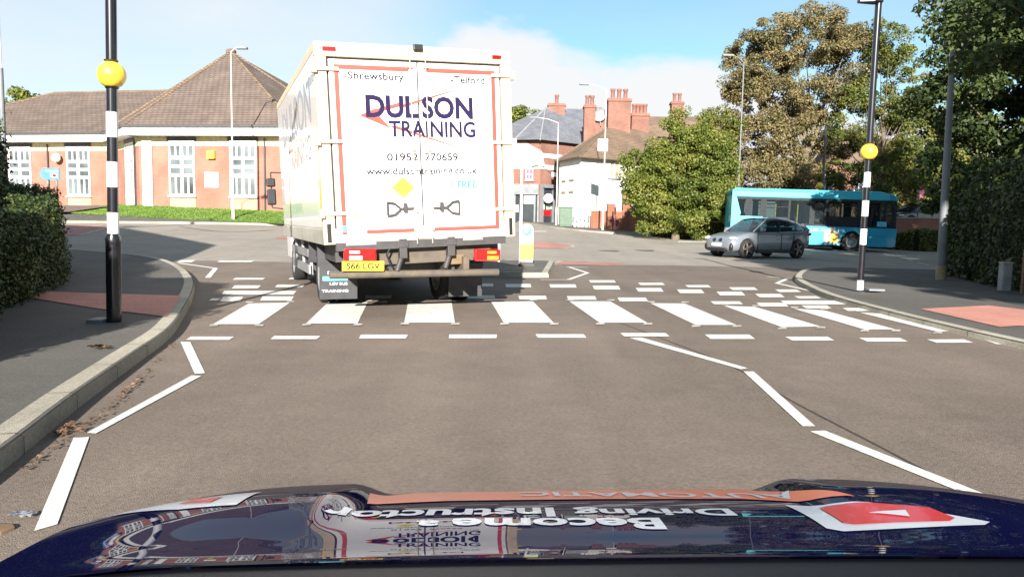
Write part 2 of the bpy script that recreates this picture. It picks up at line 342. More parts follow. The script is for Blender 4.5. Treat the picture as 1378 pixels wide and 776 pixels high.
def ribbon(mb, pts, wd, off, h=0, mi=0):
    """kerb or line along world 2d pts; side wd to the left of travel; h = vertical face height"""
    n = len(pts); ns = []
    for i in range(n):
        d = (pts[min(i+1, n-1)] - pts[max(i-1, 0)]); d = Vector((d.x, d.y, 0)).normalized(); ns.append(Vector((-d.y, d.x, 0)))
    vs = []
    for p, q in zip(pts, ns):
        a = Vector((p.x, p.y, 0)); b_ = a + q * wd; z = gh(p.x, p.y)
        vs += [(a.x - q.x*.012*bool(h), a.y - q.y*.012*bool(h), z + off - h), (a.x, a.y, z + off - .02*bool(h)), (a.x + q.x*.02*bool(h), a.y + q.y*.02*bool(h), z + off), (b_.x, b_.y, gh(b_.x, b_.y) + off)]
    fs = []
    for i in range(n-1):
        o = i*4; r_ = (0, 1, 2) if h else (2,)
        if not h: fs.append((o+1, o+5, o+7, o+3)); continue
        for k in r_: fs.append((o+k, o+4+k, o+5+k, o+1+k))
    mb.add(vs, fs, mi)

# big ground
xs = list(np.concatenate([[-1500, -700, -300, -150], np.arange(-90, 91, 3), [150, 300, 700, 1500]]))
ys = list(np.concatenate([[-1500, -500, -150], np.arange(-60, 121, 3), [200, 400, 900, 2000]]))
vs = [(x, y, gh(x, y) - .04) for y in ys for x in xs]; nx = len(xs)
mb = MB(); mb.add(vs, [(j*nx+i, j*nx+i+1, (j+1)*nx+i+1, (j+1)*nx+i) for j in range(len(ys)-1) for i in range(nx-1)])
struct(mb.build('ground', MAT['soil']))
struct(sheet('road', [(-70, -25), (60, -25), (60, 90), (-70, 90)], 0, MAT['asphalt_far'], 2))
# newer dark surfacing on our approach
ap = [G(*p) for p in [(150, 352), (240, 350), (400, 353), (740, 356), (900, 357), (1010, 359), (1085, 362)]]
struct(sheet('road_surfacing', [(-9, -20), (14, -20), (14, 14), (12, 18)] + [(p.x, p.y) for p in reversed(ap)] + [(-12, 18)], .004, MAT['asphalt_near'], 1))

# left pavement
KZ = .11
kl = [G(x, y, KZ) for x, y in [(-420, 850), (-180, 722), (0, 603), (100, 528), (176, 476), (228, 440), (248, 412), (258, 393), (260, 376), (248, 361), (225, 350), (190, 343), (150, 339), (85, 334), (20, 331), (-60, 328)]]
kl = catmull(kl, 6)
pl = [(p.x, p.y) for p in kl]
struct(sheet('pavement', pl + [(-45, kl[-1].y), (-45, -8), (kl[0].x, -8)], KZ, MAT['pavement'], 1.5))
mb = MB(); ribbon(mb, kl, .15, KZ + .004, .115); struct(mb.build('kerb', MAT['kerb_stone']))
# right pavement
kr = [G(x, y, KZ) for x, y in [(1262, 361), (1180, 358.5), (1120, 358), (1093, 358.8), (1078, 362), (1070, 369), (1075, 376), (1100, 388), (1130, 398), (1200, 416), (1290, 437), (1378, 456), (1520, 486), (1800, 545)]]
kr = catmull(kr, 6)
far = G(1262, 361, KZ)
struct(sheet('pavement', [(p.x, p.y) for p in kr] + [(60, kr[-1].y), (60, far.y + 1), (far.x + 4, far.y + .5)], .075, MAT['pavement'], 1.5))
mb = MB(); ribbon(mb, kr, .15, .079, .08); struct(mb.build('kerb', MAT['kerb_stone']))
mb = MB(); quadstrip(mb, [[(1238, 423), (1330, 418), (1378, 424), (1450, 430), (1470, 452), (1370, 447), (1345, 449)]], .083); struct(mb.build('tactile_paving', MAT['tactile_red']))
mb = MB(); quadstrip(mb, [[(40, 412), (60, 403), (244, 409), (225, 440), (130, 428)]], KZ + .008); struct(mb.build('tactile_paving', MAT['tactile_red']))
# splitter island
ki = [G(x, y, KZ) for x, y in [(640, 356), (640, 366), (700, 367), (738, 367), (746, 351), (700, 350), (640, 350)]]
struct(sheet('traffic_island', [(p.x, p.y) for p in ki], KZ, MAT['pavement'], 1.5))
mb = MB(); ribbon(mb, [ki[0], ki[1], ki[2], ki[3], ki[4], ki[5], ki[6]], .15, KZ + .004, .115); struct(mb.build('kerb', MAT['kerb_stone']))
# far pavement (town side and right)
kf = [G(x, y, KZ) for x, y in [(640, 293), (700, 298), (740, 304), (783, 309), (835, 313), (912, 317), (970, 320), (1100, 325), (1210, 331), (1300, 337), (1378, 343), (1500, 352)]]
kf = catmull(kf, 5)
struct(sheet('pavement', [(p.x, p.y) for p in reversed(kf)] + [(kf[0].x - 1, 95), (70, 95), (70, kf[-1].y)], KZ, MAT['pavement'], 2))
mb = MB(); ribbon(mb, list(kf), .15, KZ + .004, .115); struct(mb.build('kerb', MAT['kerb_stone']))
# far left pavement strip
kg = [G(x, y, KZ) for x, y in [(-200, 295), (0, 296), (120, 297), (300, 299), (380, 301), (470, 303), (520, 300)]]
kg = catmull(kg, 5)
struct(sheet('pavement', [(p.x, p.y) for p in reversed(kg)] + [(kg[0].x, 70), (-10, 70), (-6, kg[-1].y)], KZ, MAT['pavement'], 2))
mb = MB(); ribbon(mb, kg, .15, KZ + .004, .115); struct(mb.build('kerb', MAT['kerb_stone']))

# joints between the kerb stones
mb = MB()
for pts, off, hh in ((kl, KZ + .004, .11), (kr, .079, .07)):
    acc = 0
    for a, b_ in zip(pts[:-1], pts[1:]):
        seg_ = (b_ - a).length; d = (b_ - a).normalized(); q = Vector((-d.y, d.x, 0)); t = .915 - acc
        while t < seg_:
            p = a + d*t; z = gh(p.x, p.y) + off; e = d*.005; o1 = -q*.016; o2 = q*.15
            V = [Vector((v.x, v.y, 0)) for v in (p+o1-e, p+o1+e, p+q*.018+e, p+q*.018-e, p+o2+e, p+o2-e)]
            mb.add([(V[0].x, V[0].y, z-hh), (V[1].x, V[1].y, z-hh), (V[1].x, V[1].y, z-.018), (V[0].x, V[0].y, z-.018), (V[2].x, V[2].y, z+.002), (V[3].x, V[3].y, z+.002), (V[4].x, V[4].y, z+.002), (V[5].x, V[5].y, z+.002)], [(0,1,2,3), (3,2,4,5), (5,4,6,7)])
            t += .915
        acc = (acc + seg_) % .915
struct(mb.build('kerb_joints', MAT['tar']))

# ---- road markings
stripes = [[(287,437),(348,437),(390,408),(335,409)], [(412,436),(481,436),(495,407),(442,407)], [(544,435),(612,435),(608,408),(549,408)], [(678,435),(745,435),(717,406),(661,407)],
 [(807,435),(871,435),(821,406),(766,406)], [(936,438),(991,438),(921,409),(875,408.5)], [(1052,441),(1104,440),(1016,413.5),(974,412)], [(1163,444),(1205,444),(1108,418),(1068,416)], [(1261,447),(1299,446),(1190,423),(1156,421)]]
studs = []
for q in stripes:
    for p in q[:2]: studs.append([(p[0]-4,p[1]+.6),(p[0]+7,p[1]+.6),(p[0]+6,p[1]+3),(p[0]-6,p[1]+3)])
    for p in q[2:]: studs.append([(p[0]-4,p[1]-2.4),(p[0]+6,p[1]-2.4),(p[0]+6,p[1]-.6),(p[0]-4,p[1]-.6)])
for i, q in enumerate(stripes):
    mb = MB(); quadstrip(mb, [q], .010); struct(mb.build('zebra_stripe', MAT['road_paint']))
mb = MB(); quadstrip(mb, studs, .013); struct(mb.build('crossing_studs', MAT['paint_worn']))
def dash(x0, x1, y0, y1, sl=0): return [(x0+sl,y0),(x1+sl,y0),(x1,y1),(x0,y1)]
near = [(250,308,454,458.3),(364,426,453,457.3),(483,546,451.3,456.3),(604,668,451,456),(724,789,450.6,455.4),(840,901,449,453.5),(956,1016,451,457),(1066,1123,454,459),(1167,1222,455.5,460.5),(1260,1310,457.5,462),(1341,1395,459,464)]
far_ = [(699,736,398.5,403.5),(765,803,399,404),(834,872,401,406),(961,1000,406,410),(1024,1061,408,413),(1085,1119,411.5,415.5),(1141,1173,415,419),(629,666,398,402.5),(491,526,398,402.5),(350,392,399.5,405),(296,323,400,406),(281,293,402,405),
 (630,664,382,386),(681,715,382.5,387),(741,776,383,387.5),(800,835,385,390),(859,893,388,393),(915,948,390,395),(969,1003,393,398),(1022,1056,396,400.5),(1075,1105,399,402),(1057,1138,405,410),(312,347,384.5,388.5),(370,407,383.5,387),
 (298,395,392,397),(313,353,374.5,376.8),(388,418,374,376.2),(795,829,377.5,380.7),(862,895,381,384),(926,957,384,387),(986,1020,387,390.7),(1049,1078,390,393.5),(292,338,351,353),(238,258,350.5,353)]
mb = MB(); quadstrip(mb, [dash(*d, sl=(620-(d[0]+d[1])/2)*.018+2*((d[0]<620)-.5)) for d in near], .010); struct(mb.build('give_way_dashes', MAT['road_paint']))
mb = MB(); quadstrip(mb, [dash(*d, sl=(620-(d[0]+d[1])/2)*.014) for d in far_], .010); struct(mb.build('give_way_dashes', MAT['road_paint']))
zz = [[(243,461),(256,461),(276,503.5),(262,504)],[(258,506.5),(271,507),(129,585),(117,584)],[(99,591),(120,590),(77,708),(46,717)],
 [(847,455.5),(863,455),(1006,496.5),(997,498)],[(1000.5,501),(1014,501),(1097,575),(1080,575)],[(1090,582),(1110,581),(1330,669),(1305,669)]]
mb = MB(); quadstrip(mb, zz, .010)
for pts, wpx in [([(238,354.5),(287,361.5),(276,374)], .1), ([(789,360),(763,359.5),(788,367.5),(762,376.5),(728,376.5)], .1), ([(1032,372.5),(1057,375),(1042,381.5),(1091,392.5)], .1)]:
    for a, b_ in zip(pts[:-1], pts[1:]):
        A = G(*a); B = G(*b_); d = (B - A).normalized(); ribbon(mb, [A - d*.03, B + d*.03], .1, .010)
struct(mb.build('zigzag_lines', MAT['road_paint']))
mb = MB(); quadstrip(mb, [[(716,333.5),(716,326),(742,326.5),(768,331),(769,333),(750,334)],], .008); quadstrip(mb, [[(752,352),(838,354.5),(838,357.5),(750,355.5)], [(85,303),(140,303),(147,307),(110,316),(85,317)], [(372,319),(392,319),(392,322),(372,322)]], .008); struct(mb.build('red_hatching', MAT['red_surface']))
mb = MB()
for pts in [[(716,325.5),(742,326),(768,330.5),(770,332.5),(750,334.5),(716,334)], [(750,353.5),(757,351.5),(842,354.3)], [(85,318),(110,317),(150,306)], [(85,308),(100,309),(140,303)]]:
    ribbon(mb, [G(*p) for p in pts], .12, .012)
for d in [(150,182,298.4,300.2),(190,200,300.6,302),(218,250,299,301),(262,292,299,301),(912,950,324,327),(716,735,310.8,312.6)]: quadstrip(mb, [dash(*d)], .012)
for a, b_ in [((1185,341),(1203,345.5)),((1209,347),(1227,352)),((1233,353.5),(1250,358)),((1100,350),(1150,352.5)),((1160,343),(1185,345))]: ribbon(mb, [G(*a), G(*b_)], .12, .012)
struct(mb.build('road_lines', MAT['paint_worn']))
mb = MB(); seam = catmull([G(*p) for p in [(800,425),(850,441),(905,462),(985,494),(1065,541),(1180,601),(1290,660)]], 5); ribbon(mb, seam, .018, .007)
ribbon(mb, catmull([G(*p) for p in [(240,305),(300,312),(370,310)]], 5), .12, .007); struct(mb.build('tar_seam', MAT['tar']))
def manhole(px, py, r, label):
    p = G(px, py); mb = MB(); mb.lathe((0,0,0), [(0,.004),(r*.86,.004),(r*.88,.0),(r*.92,.0),(r*.93,.006),(r,.006),(r*1.02,-.01)], 28)
    for i in range(-3, 4):
        for j in range(-3, 4):
            if i*i + j*j < 11: mb.box(i*r*.24-.03, i*r*.24+.03, j*r*.24-.03, j*r*.24+.03, .004, .008)
    o = mb.build('manhole_cover', MAT['dark_metal']); o.location = (p.x, p.y, gh(p.x, p.y) + .008); tag(o, label, 'manhole cover')
manhole(818, 337.5, .42, 'round iron manhole cover in the roundabout nearer the keep-left bollard'); manhole(866, 337, .42, 'round iron manhole cover in the roundabout nearer the grey hatchback')

# ------------------------------------------------------------------ foliage
def leafmesh(name, C, size, mats, parent=None, nrm=None, aspect=.62):
    n = len(C); a = rng.normal(size=(n,3)); 
    if nrm is not None: a = a * .8 + nrm * 1.0 + np.array([0, 0, .35])
    a /= np.linalg.norm(a, axis=1)[:,None]; t = rng.normal(size=(n,3)); t -= (t*a).sum(1)[:,None]*a; t /= np.linalg.norm(t, axis=1)[:,None]; b_ = np.cross(a, t)
    s = (size * rng.uniform(.6, 1.35, n))[:,None]
    V = np.stack([C - t*s*.5, C + b_*s*.5*aspect + a*s*.08, C + t*s*.5, C - b_*s*.5*aspect + a*s*.08], 1).reshape(-1, 3).astype(np.float32)
    me = bpy.data.meshes.new(name); me.vertices.add(4*n); me.vertices.foreach_set('co', V.ravel())
    me.loops.add(4*n); me.loops.foreach_set('vertex_index', np.arange(4*n, dtype=np.int32)); me.polygons.add(n)
    me.polygons.foreach_set('loop_start', np.arange(0, 4*n, 4, dtype=np.int32)); me.update(calc_edges=True); me.materials.append(mats)
    o = bpy.data.objects.new(name, me); COL.objects.link(o); o.parent = parent; return o
def ell_points(ells, n, shell=.55):
    """clump centres inside ellipsoids, biased outwards"""
    vol = np.array([e[3]*e[4]*e[5] for e in ells])**.8; vol /= vol.sum(); k = rng.choice(len(ells), n, p=vol)
    E = np.array(ells)[k]; d = rng.normal(size=(n,3)); d /= np.linalg.norm(d, axis=1)[:,None]
    r = shell + (1-shell)*rng.uniform(0, 1, n)**.6
    return E[:,:3] + d * E[:,3:] * r[:,None], d
def tree(name, label, x, y, ells, nclump, nleaf, size, clump, lm, bark='bark', tr=.25, trunk_h=None, cat='tree', group=None, z=None, lean=0):
    """ells in local coordinates relative to trunk base"""
    z = gh(x, y) + .05 if z is None else z
    root = empty(name, (x, y, z), 0, label, cat, group)
    c, d = ell_points(ells, nclump)
    rad = clump * rng.uniform(.6, 1.3, nclump)
    k = rng.choice(nclump, nleaf); off = rng.normal(size=(nleaf,3)); off /= np.linalg.norm(off, axis=1)[:,None]
    rr = rng.uniform(0.3, 1, nleaf)**.6
    P = c[k] + off * (rad[k] * rr)[:,None] * np.array([1, 1, .7])
    o = leafmesh('crown', P, size, MAT[lm], root, off)
    mb = MB(); top = max(e[2] for e in ells); th = trunk_h or top*.75; pts = []
    for i in range(7):
        t = i/6; pts.append(Vector((lean*t*th + .12*math.sin(i*1.7)*t, .1*math.cos(i*2.1)*t, -.3 + (th+.3)*t)))
    for i in range(6): mb.tube(pts[i], pts[i+1], tr*(1-.13*i)*(1.25 if i == 0 else 1), tr*(1-.13*(i+1)), 10, cap=False)
    idx = rng.choice(nclump, min(nclump, 46), replace=False)
    for q in idx:
        e = Vector(c[q]); zt = min(max(e.z*.55, th*.25), th*.95); t = zt/th; s0 = Vector((lean*zt, 0, zt)); mid = s0.lerp(e, .5) + Vector((0, 0, -.05*(e-s0).length)) + Vector(rng.normal(size=3)*.15)
        r_ = tr*.32*(1-.5*t); mb.tube(s0, mid, r_, r_*.6, 6, cap=False); mb.tube(mid, e, r_*.6, r_*.15, 6, cap=False)
    mb.build('trunk', MAT[bark], root); return root
def hedge(name, label, profile, size, n, lm, cat='hedge', group=None):
    """profile: list of (x,y,z0,halfwidth,height) stations along its length; leaves on the skin, solid dark core added inside to block light"""
    root = empty(name, (profile[0][0], profile[0][1], profile[0][2]), 0, label, cat, group); ox, oy, oz = root.location
    C = []; Nn = []; st = [np.array(p, float) for p in profile]
    seg = [np.linalg.norm(b_[:2]-a[:2]) for a, b_ in zip(st[:-1], st[1:])]; tot = sum(seg)
    mb = MB(); rings = []
    for i, p in enumerate(st):
        d = (st[min(i+1, len(st)-1)] - st[max(i-1,0)])[:2]; d /= np.linalg.norm(d); nn = np.array([-d[1], d[0]])
        hw, h = p[3]*.86, p[4]*.93; ring = []
        for a, z in ((-1,0),(-1,.5),(-.95,.85),(-.7,1),(.7,1),(.95,.85),(1,.5),(1,0)): ring.append((p[0]+nn[0]*a*hw-ox, p[1]+nn[1]*a*hw-oy, p[2]+h*z-oz))
        rings.append(ring)
    vs = [v for r_ in rings for v in r_]; fs = [(i*8+j, i*8+j+1, (i+1)*8+j+1, (i+1)*8+j) for i in range(len(rings)-1) for j in range(7)]
    fs += [tuple(range(8)), tuple(range(len(vs)-8, len(vs)))]; mb.add(vs, fs); mb.build('blocking_core', MAT['hedge_core'], root)  # closed dark core, added to stop light passing through the hedge
    k = rng.choice(len(seg), n, p=np.array(seg)/tot); t = rng.uniform(-.02, 1.02, n)
    A = np.array(st)[k]; B = np.array(st)[k+1]; P = A + (B-A)*t[:,None]; d = (B-A)[:,:2]; d /= np.linalg.norm(d, axis=1)[:,None]; nn = np.stack([-d[:,1], d[:,0]], 1)
    hw = P[:,3]; h = P[:,4]; per = 2*h + 2*hw; s = rng.uniform(0, 1, n)*per
    side = np.where(s < h, -1, np.where(s < h+2*hw, 0, 1))
    a = np.where(side == -1, -1, np.where(side == 1, 1, (s-h)/hw - 1)); z = np.where(side == -1, s, np.where(side == 1, s-h-2*hw, h))
    z = z/h; 
    rough_ = .12*np.sin(P[:,0]*2.3+z*3)*np.cos(P[:,1]*1.9+a*2) + rng.normal(size=n)*.05
    sc = 1 + rough_/np.maximum(hw, .3) - rng.uniform(0, .1, n); corner = 1 - .12*np.clip((z-.8)/.2, 0, 1)*(np.abs(a) > .9)
    X = np.stack([P[:,0]+nn[:,0]*a*hw*sc*corner, P[:,1]+nn[:,1]*a*hw*sc*corner, P[:,2]+z*h*(1+.5*rough_) - .14*h*np.abs(a)**6*(side == 0)], 1)
    Nv = np.stack([nn[:,0]*a, nn[:,1]*a, (side == 0)*1.0], 1)
    # end caps
    m_ = n//12
    for e, sg in ((st[0], -1), (st[-1], 1)):
        dd = (st[1]-st[0])[:2] if sg < 0 else (st[-1]-st[-2])[:2]; dd = dd/np.linalg.norm(dd); n2 = np.array([-dd[1], dd[0]])
        aa = rng.uniform(-1, 1, m_); zz_ = rng.uniform(0, 1, m_); pu = rng.uniform(-.05, .18, m_)
        X = np.vstack([X, np.stack([e[0]+n2[0]*aa*e[3]+dd[0]*sg*pu, e[1]+n2[1]*aa*e[3]+dd[1]*sg*pu, e[2]+zz_*e[4]], 1)]); Nv = np.vstack([Nv, np.tile([dd[0]*sg, dd[1]*sg, 0], (m_, 1))])
    leafmesh('foliage', X - np.array([ox, oy, oz]), size, MAT[lm], root, Nv); return root

# ------------------------------------------------------------------ left community building
def wallbox(mb, A, B, u0, u1, z0, z1, d0, d1, mi=0):
    """box on the wall line A->B (2d) between distances u0,u1 along it; d = outwards (towards the camera side = right of travel)"""
    A = Vector((A[0], A[1], 0)); B = Vector((B[0], B[1], 0)); d = (B-A).normalized(); nn = Vector((d.y, -d.x, 0))
    o = mb.M; mb.M = Matrix(((d.x, nn.x, 0, A.x), (d.y, nn.y, 0, A.y), (0, 0, 1, 0), (0, 0, 0, 1))); mb.box(u0, u1, d0, d1, z0, z1, mi); mb.M = o
def upx(A, B, px, py=230):
    """distance along wall A->B where the pixel column px crosses"""
    d = ray(px, py); A = Vector(A[:2]); B = Vector(B[:2]); e = (B-A).normalized(); dx, dy = d.x, d.y
    den = e.x*dy - e.y*dx; return -(A.x*dy - A.y*dx)/den
cb = empty('community_building', (0, 0, 0), 0, 'single storey brick building with tall white windows and brown pyramid roof behind the grass bank', 'building')
EZ0 = D(186, 184, 43.5).z; EZ1 = EZ0 + .52
C_ = D(187, 230, 43.5).xy; D_ = D(392, 230, 42.2).xy; B_ = D(159, 230, 47.2).xy; A_ = D(-130, 230, 50.5).xy; E_ = D(470, 230, 47).xy
Fp = Vector((D_.x+4, D_.y+13)); Gp = Vector((C_.x+3, D_.y+15)); Hp = Vector((B_.x, B_.y+6))
pav = [C_, D_, E_, Fp, Gp, Hp, B_]
gz = 1.2
mb = MB(); mb.prism([tuple(p) for p in pav], gz-1, EZ0+.05, 0); mb.prism([tuple(A_), tuple(B_), (B_.x+2, B_.y+10), (A_.x+2, A_.y+12)], gz-1, EZ0+.05, 0)
for P, Q in ((C_, D_), (A_, B_), (B_, C_)):
    Ln = (Q-P).length; wallbox(mb, P, Q, .02, Ln-.02, EZ0-.52, EZ0+.02, 0, .03, 1)
mb.build('wall', [MAT['brick_orange'], MAT['cream_wall']], cb)
# roof: pavilion pyramid and hipped wing
def offset_poly(poly, d):
    c = sum(poly, Vector((0,0)))/len(poly); return [p + (p-c).normalized()*d for p in poly]
eav = offset_poly(pav, .9); ap_ = D(311, 70, 49.5)
mb = MB(); n_ = len(eav); vs = [(p.x, p.y, EZ1) for p in eav] + [tuple(ap_)]
mb.add(vs, [(i, (i+1) % n_, n_) for i in range(n_)])
wA = D(-150, 190, 49.6).xy; wB = Vector((B_.x+1.5, B_.y-1.0)); r1 = D(73, 125.5, 55); r2 = D(240, 122, 54.5)
mb.add([(wA.x, wA.y, EZ1-.02), (wB.x+1.5, wB.y, EZ1-.02), tuple(r2), tuple(r1), (wA.x, wA.y+12, EZ1), (wB.x+3, wB.y+12, EZ1)], [(0,1,2,3), (0,3,4), (3,2,5,4), (1,5,2)])
rf = mb.build('roof', MAT['tile_brown'], cb)
mb = MB()
for p in eav[:3] + [eav[-1]]:
    a = Vector((p.x, p.y, EZ1)); mb.tube(a, ap_, .09, .09, 6)
mb.tube((wA.x, wA.y, EZ1), r1, .09, .09, 6); mb.tube(r1, r2, .09, .09, 6); mb.sphere(ap_, .35, sz=.6, n=10)
mb.build('hip_tiles', MAT['tile_old'], rf)
mb = MB(); mg = MB()
for P, Q in ((eav[-1], eav[0]), (eav[0], eav[1]), (eav[1], eav[2])):
    Ln = (Q-P).length; wallbox(mb, P, Q, 0, Ln, EZ0, EZ1-.03, -.06, 0); wallbox(mg, P, Q, 0, Ln, EZ1-.08, EZ1+.06, .01, .13)
    wallbox(mb, P, Q, 0, Ln, EZ0+.02, EZ0+.08, -.9, -.07)
Ln = (wB-wA).length; wallbox(mb, wA, wB, 0, Ln-.3, EZ0, EZ1-.03, -.06, 0); wallbox(mg, wA, wB, 0, Ln-.3, EZ1-.08, EZ1+.06, .01, .13); wallbox(mb, wA, wB, 0, Ln, EZ0+.02, EZ0+.08, -.9, -.07)
mb.build('fascia', MAT['fascia'], cb)
for P, Q, px in ((A_, B_, 66), (B_, C_, 183), (C_, D_, 357)):
    u = upx(P, Q, px); wallbox(mg, P, Q, u-.04, u+.04, gz, EZ0-.1, .04, .12)
mg.build('gutter', MAT['gutter'], cb)
def tall_window(P, Q, x0, x1, z0, z1, name='window', door=False):
    u0_, u1_ = upx(P, Q, x0), upx(P, Q, x1); W = u1_-u0_; H = z1-z0
    f = MB(); g = MB(); s = MB()
    wallbox(g, P, Q, u0_, u1_, z0, z1, -.05, .02)
    fr = .09; rows = [0, .37, .53, .69, 1.0] if not door else [0, .46, .60, .74, 1]
    wallbox(f, P, Q, u0_, u0_+fr, z0, z1, .022, .09); wallbox(f, P, Q, u1_-fr, u1_, z0, z1, .022, .09); wallbox(f, P, Q, (u0_+u1_)/2-.09, (u0_+u1_)/2+.09, z0, z1, .023, .085)
    for r_ in rows:
        zc = z0 + H*r_; wallbox(f, P, Q, u0_+.01, u1_-.01, max(z0, zc-.09), min(z1, zc+.09), .024, .088)
    for k, (ra, rb) in enumerate(zip(rows[:-1], rows[1:])):
        if k in (0, 3):
            for q in (.26, .74): wallbox(f, P, Q, u0_+W*q-.05, u0_+W*q+.05, z0+H*ra, z0+H*rb, .025, .08)
    fo = f.build(name, MAT['upvc'], cb); g.build('pane', MAT['window_glass'], fo)
    wallbox(s, P, Q, u0_-.1, u1_+.1, z1, z1+.22, .032, .1); s.build('lintel', MAT['gutter'], fo)
    if not door:
        s = MB(); wallbox(s, P, Q, u0_, u1_, gz-.3, z0-.08, .004, .03); s.build('panel', MAT['brick_tan'], fo); s = MB(); wallbox(s, P, Q, u0_-.05, u1_+.05, z0-.09, z0, .02, .16); s.build('sill', MAT['upvc'], fo)
zt = D(245, 189.5, 43).z; zb = D(245, 263, 43).z
for P, Q, a, b_ in ((C_, D_, 228.5, 263), (C_, D_, 310, 346), (A_, B_, 91, 122), (A_, B_, 13, 43), (A_, B_, -60, -30)): tall_window(P, Q, a, b_, zb, zt)
tall_window(B_, C_, 170.5, 181.5, D(175, 276, 46).z, zt, 'door', True)
mb = MB()
for px0, px1, P, Q in ((193, 206, C_, D_), (157.2, 158.6, A_, B_)):
    wallbox(mb, P, Q, upx(P, Q, px0), upx(P, Q, px1), gz-.3, EZ0-.25, .032, .12)
mb.build('pilaster', MAT['upvc'], cb)
mb = MB(); u = upx(C_, D_, 276); u2 = upx(C_, D_, 295); z = D(286, 243, 43).z; wallbox(mb, C_, D_, u, u2, z-.4, z+.45, .035, .07); mb.build('notice_board', MAT['upvc'], cb)
mb = MB(); u = upx(C_, D_, 286); wallbox(mb, C_, D_, u-.22, u+.22, D(286, 214, 43).z, D(286, 204, 43).z, .035, .22); mb.build('alarm_box', MAT['yellow'], cb)
p = D(79, 213, 48.0); mb = MB(); mb.lathe((p.x, p.y-.35, p.z), [(0,-.15),(.2,-.12),(.28,0),(.28,.1)], 14, axis='y'); mb.build('wall_lamp', MAT['upvc'], cb)
# grass bank
bank = []
f1 = [D(x, 293, y) for x, y in [(98, 41), (160, 39.8), (250, 38.6), (380, 38.4), (470, 39)]]
pts_back = [Vector((A_.x+7, A_.y, 0)), Vector((B_.x, B_.y, 0)), Vector((C_.x, C_.y, 0)), Vector((D_.x, D_.y, 0)), Vector((E_.x, E_.y, 0))]
mb = MB(); rows = 6; vs = []
zbk = [1.62, D(150, 275.5, 47).z, D(200, 277, 43.6).z, D(380, 285, 42).z, D(470, 288, 46).z]
cols_ = 24
def lerp_list(lst, t):
    k = min(int(t*(len(lst)-1)), len(lst)-2); f = t*(len(lst)-1)-k; return lst[k]*(1-f)+lst[k+1]*f
def bank_pt(t, s):
    a = lerp_list(f1, t); b_ = lerp_list(pts_back, t); zb_ = lerp_list(zbk, t); za = gh(a.x, a.y)+KZ+.01
    q = a.lerp(b_, s); return Vector((q.x, q.y, za + (zb_-za)*(s**.8)))
for i in range(cols_+1):
    for j in range(rows+1): vs.append(bank_pt(i/cols_, j/rows))
fs = [(i*(rows+1)+j, (i+1)*(rows+1)+j, (i+1)*(rows+1)+j+1, i*(rows+1)+j+1) for i in range(cols_) for j in range(rows)]
mb.add(vs, fs, 0, True); struct(mb.build('grass_bank', MAT['grass_base']))
T = rng.uniform(0, 1, 40000); Sx = rng.uniform(0, 1, 40000)
P = np.array([bank_pt(t, s)[:] for t, s in zip(T, Sx)]) + np.array([0, 0, .04])
o = leafmesh('grass', P, .09, MAT['grass_blade'], None, np.tile([0, -.5, .6], (40000, 1)), .3); tag(o, 'short mown green grass on the bank before the brick building', 'grass', kind='stuff')
mb = MB(); ps = [D(92, 285, 41), D(150, 277, 45), D(88, 276, 46.5), D(60, 286, 42)]
mb.add([(p.x, p.y, max(gh(p.x, p.y)+.16, p.z)) for p in ps], [(0,1,2,3)]); struct(mb.build('path', MAT['path_dark']))

# ------------------------------------------------------------------ town houses
def uvwin(mb_f, mb_g, P, Q, px0, px1, z0, z1, bars=(1, 1), fr=.07, gd=.02):
    u0_, u1_ = upx(P, Q, px0), upx(P, Q, px1)
    wallbox(mb_g, P, Q, u0_, u1_, z0, z1, -.05, gd)
    for a, b_ in ((u0_, u0_+fr), (u1_-fr, u1_)): wallbox(mb_f, P, Q, a, b_, z0, z1, gd+.002, .09)
    wallbox(mb_f, P, Q, u0_+.01, u1_-.01, z0, z0+fr, gd+.003, .088); wallbox(mb_f, P, Q, u0_+.01, u1_-.01, z1-fr, z1, gd+.003, .088)
    for i in range(1, bars[0]+1): c = u0_+(u1_-u0_)*i/(bars[0]+1); wallbox(mb_f, P, Q, c-.03, c+.03, z0, z1, gd+.004, .08)
    for i in range(1, bars[1]+1): c = z0+(z1-z0)*i/(bars[1]+1); wallbox(mb_f, P, Q, u0_, u1_, c-.03, c+.03, gd+.005, .078)
def window(parent, P, Q, px0, px1, z0, z1, bars=(1,1), frame='upvc', glass='window_dark'):
    f = MB(); g = MB(); uvwin(f, g, P, Q, px0, px1, z0, z1, bars); fo = f.build('window', MAT[frame], parent); g.build('pane', MAT[glass], fo)
    u0_, u1_ = upx(P, Q, px0), upx(P, Q, px1); s = MB(); wallbox(s, P, Q, u0_-.1, u1_+.1, z0-.12, z0, .02, .14); s.build('sill', MAT['lead'], fo)
# shop
sh = empty('corner_shop', (0,0,0), 0, 'red brick corner shop with slate hipped roof, white bands and glazed shopfront', 'shop')
SY = 66; s1 = D(640, 240, 67.5).xy; s2 = D(727, 240, SY).xy; s3 = D(800, 240, 70.5).xy
ze = D(727, 189, SY).z
mb = MB(); mb.prism([tuple(s1), tuple(s2), tuple(s3), (s3.x, s3.y+9), (s1.x, s1.y+12)], 0, ze)
mb.build('wall', MAT['brick_red'], sh)
ra = D(734, 146, 72); rb = D(800, 147, 76)
mb = MB(); e1 = D(636, 188, 67); e2 = D(727, 188.5, 65.3); e3 = D(802, 190, 70)
for e in (e1, e2, e3): e.z = ze
cnr = D(692, 188, 66); cnr.z = ze
mb.add([e1, cnr, e2, e3, rb, ra, Vector((s1.x, s1.y+12, ze)), Vector((s3.x+2, s3.y+10, ze))], [(0,1,5), (1,2,5), (2,3,4,5), (3,7,4), (0,5,6), (5,4,7,6)])
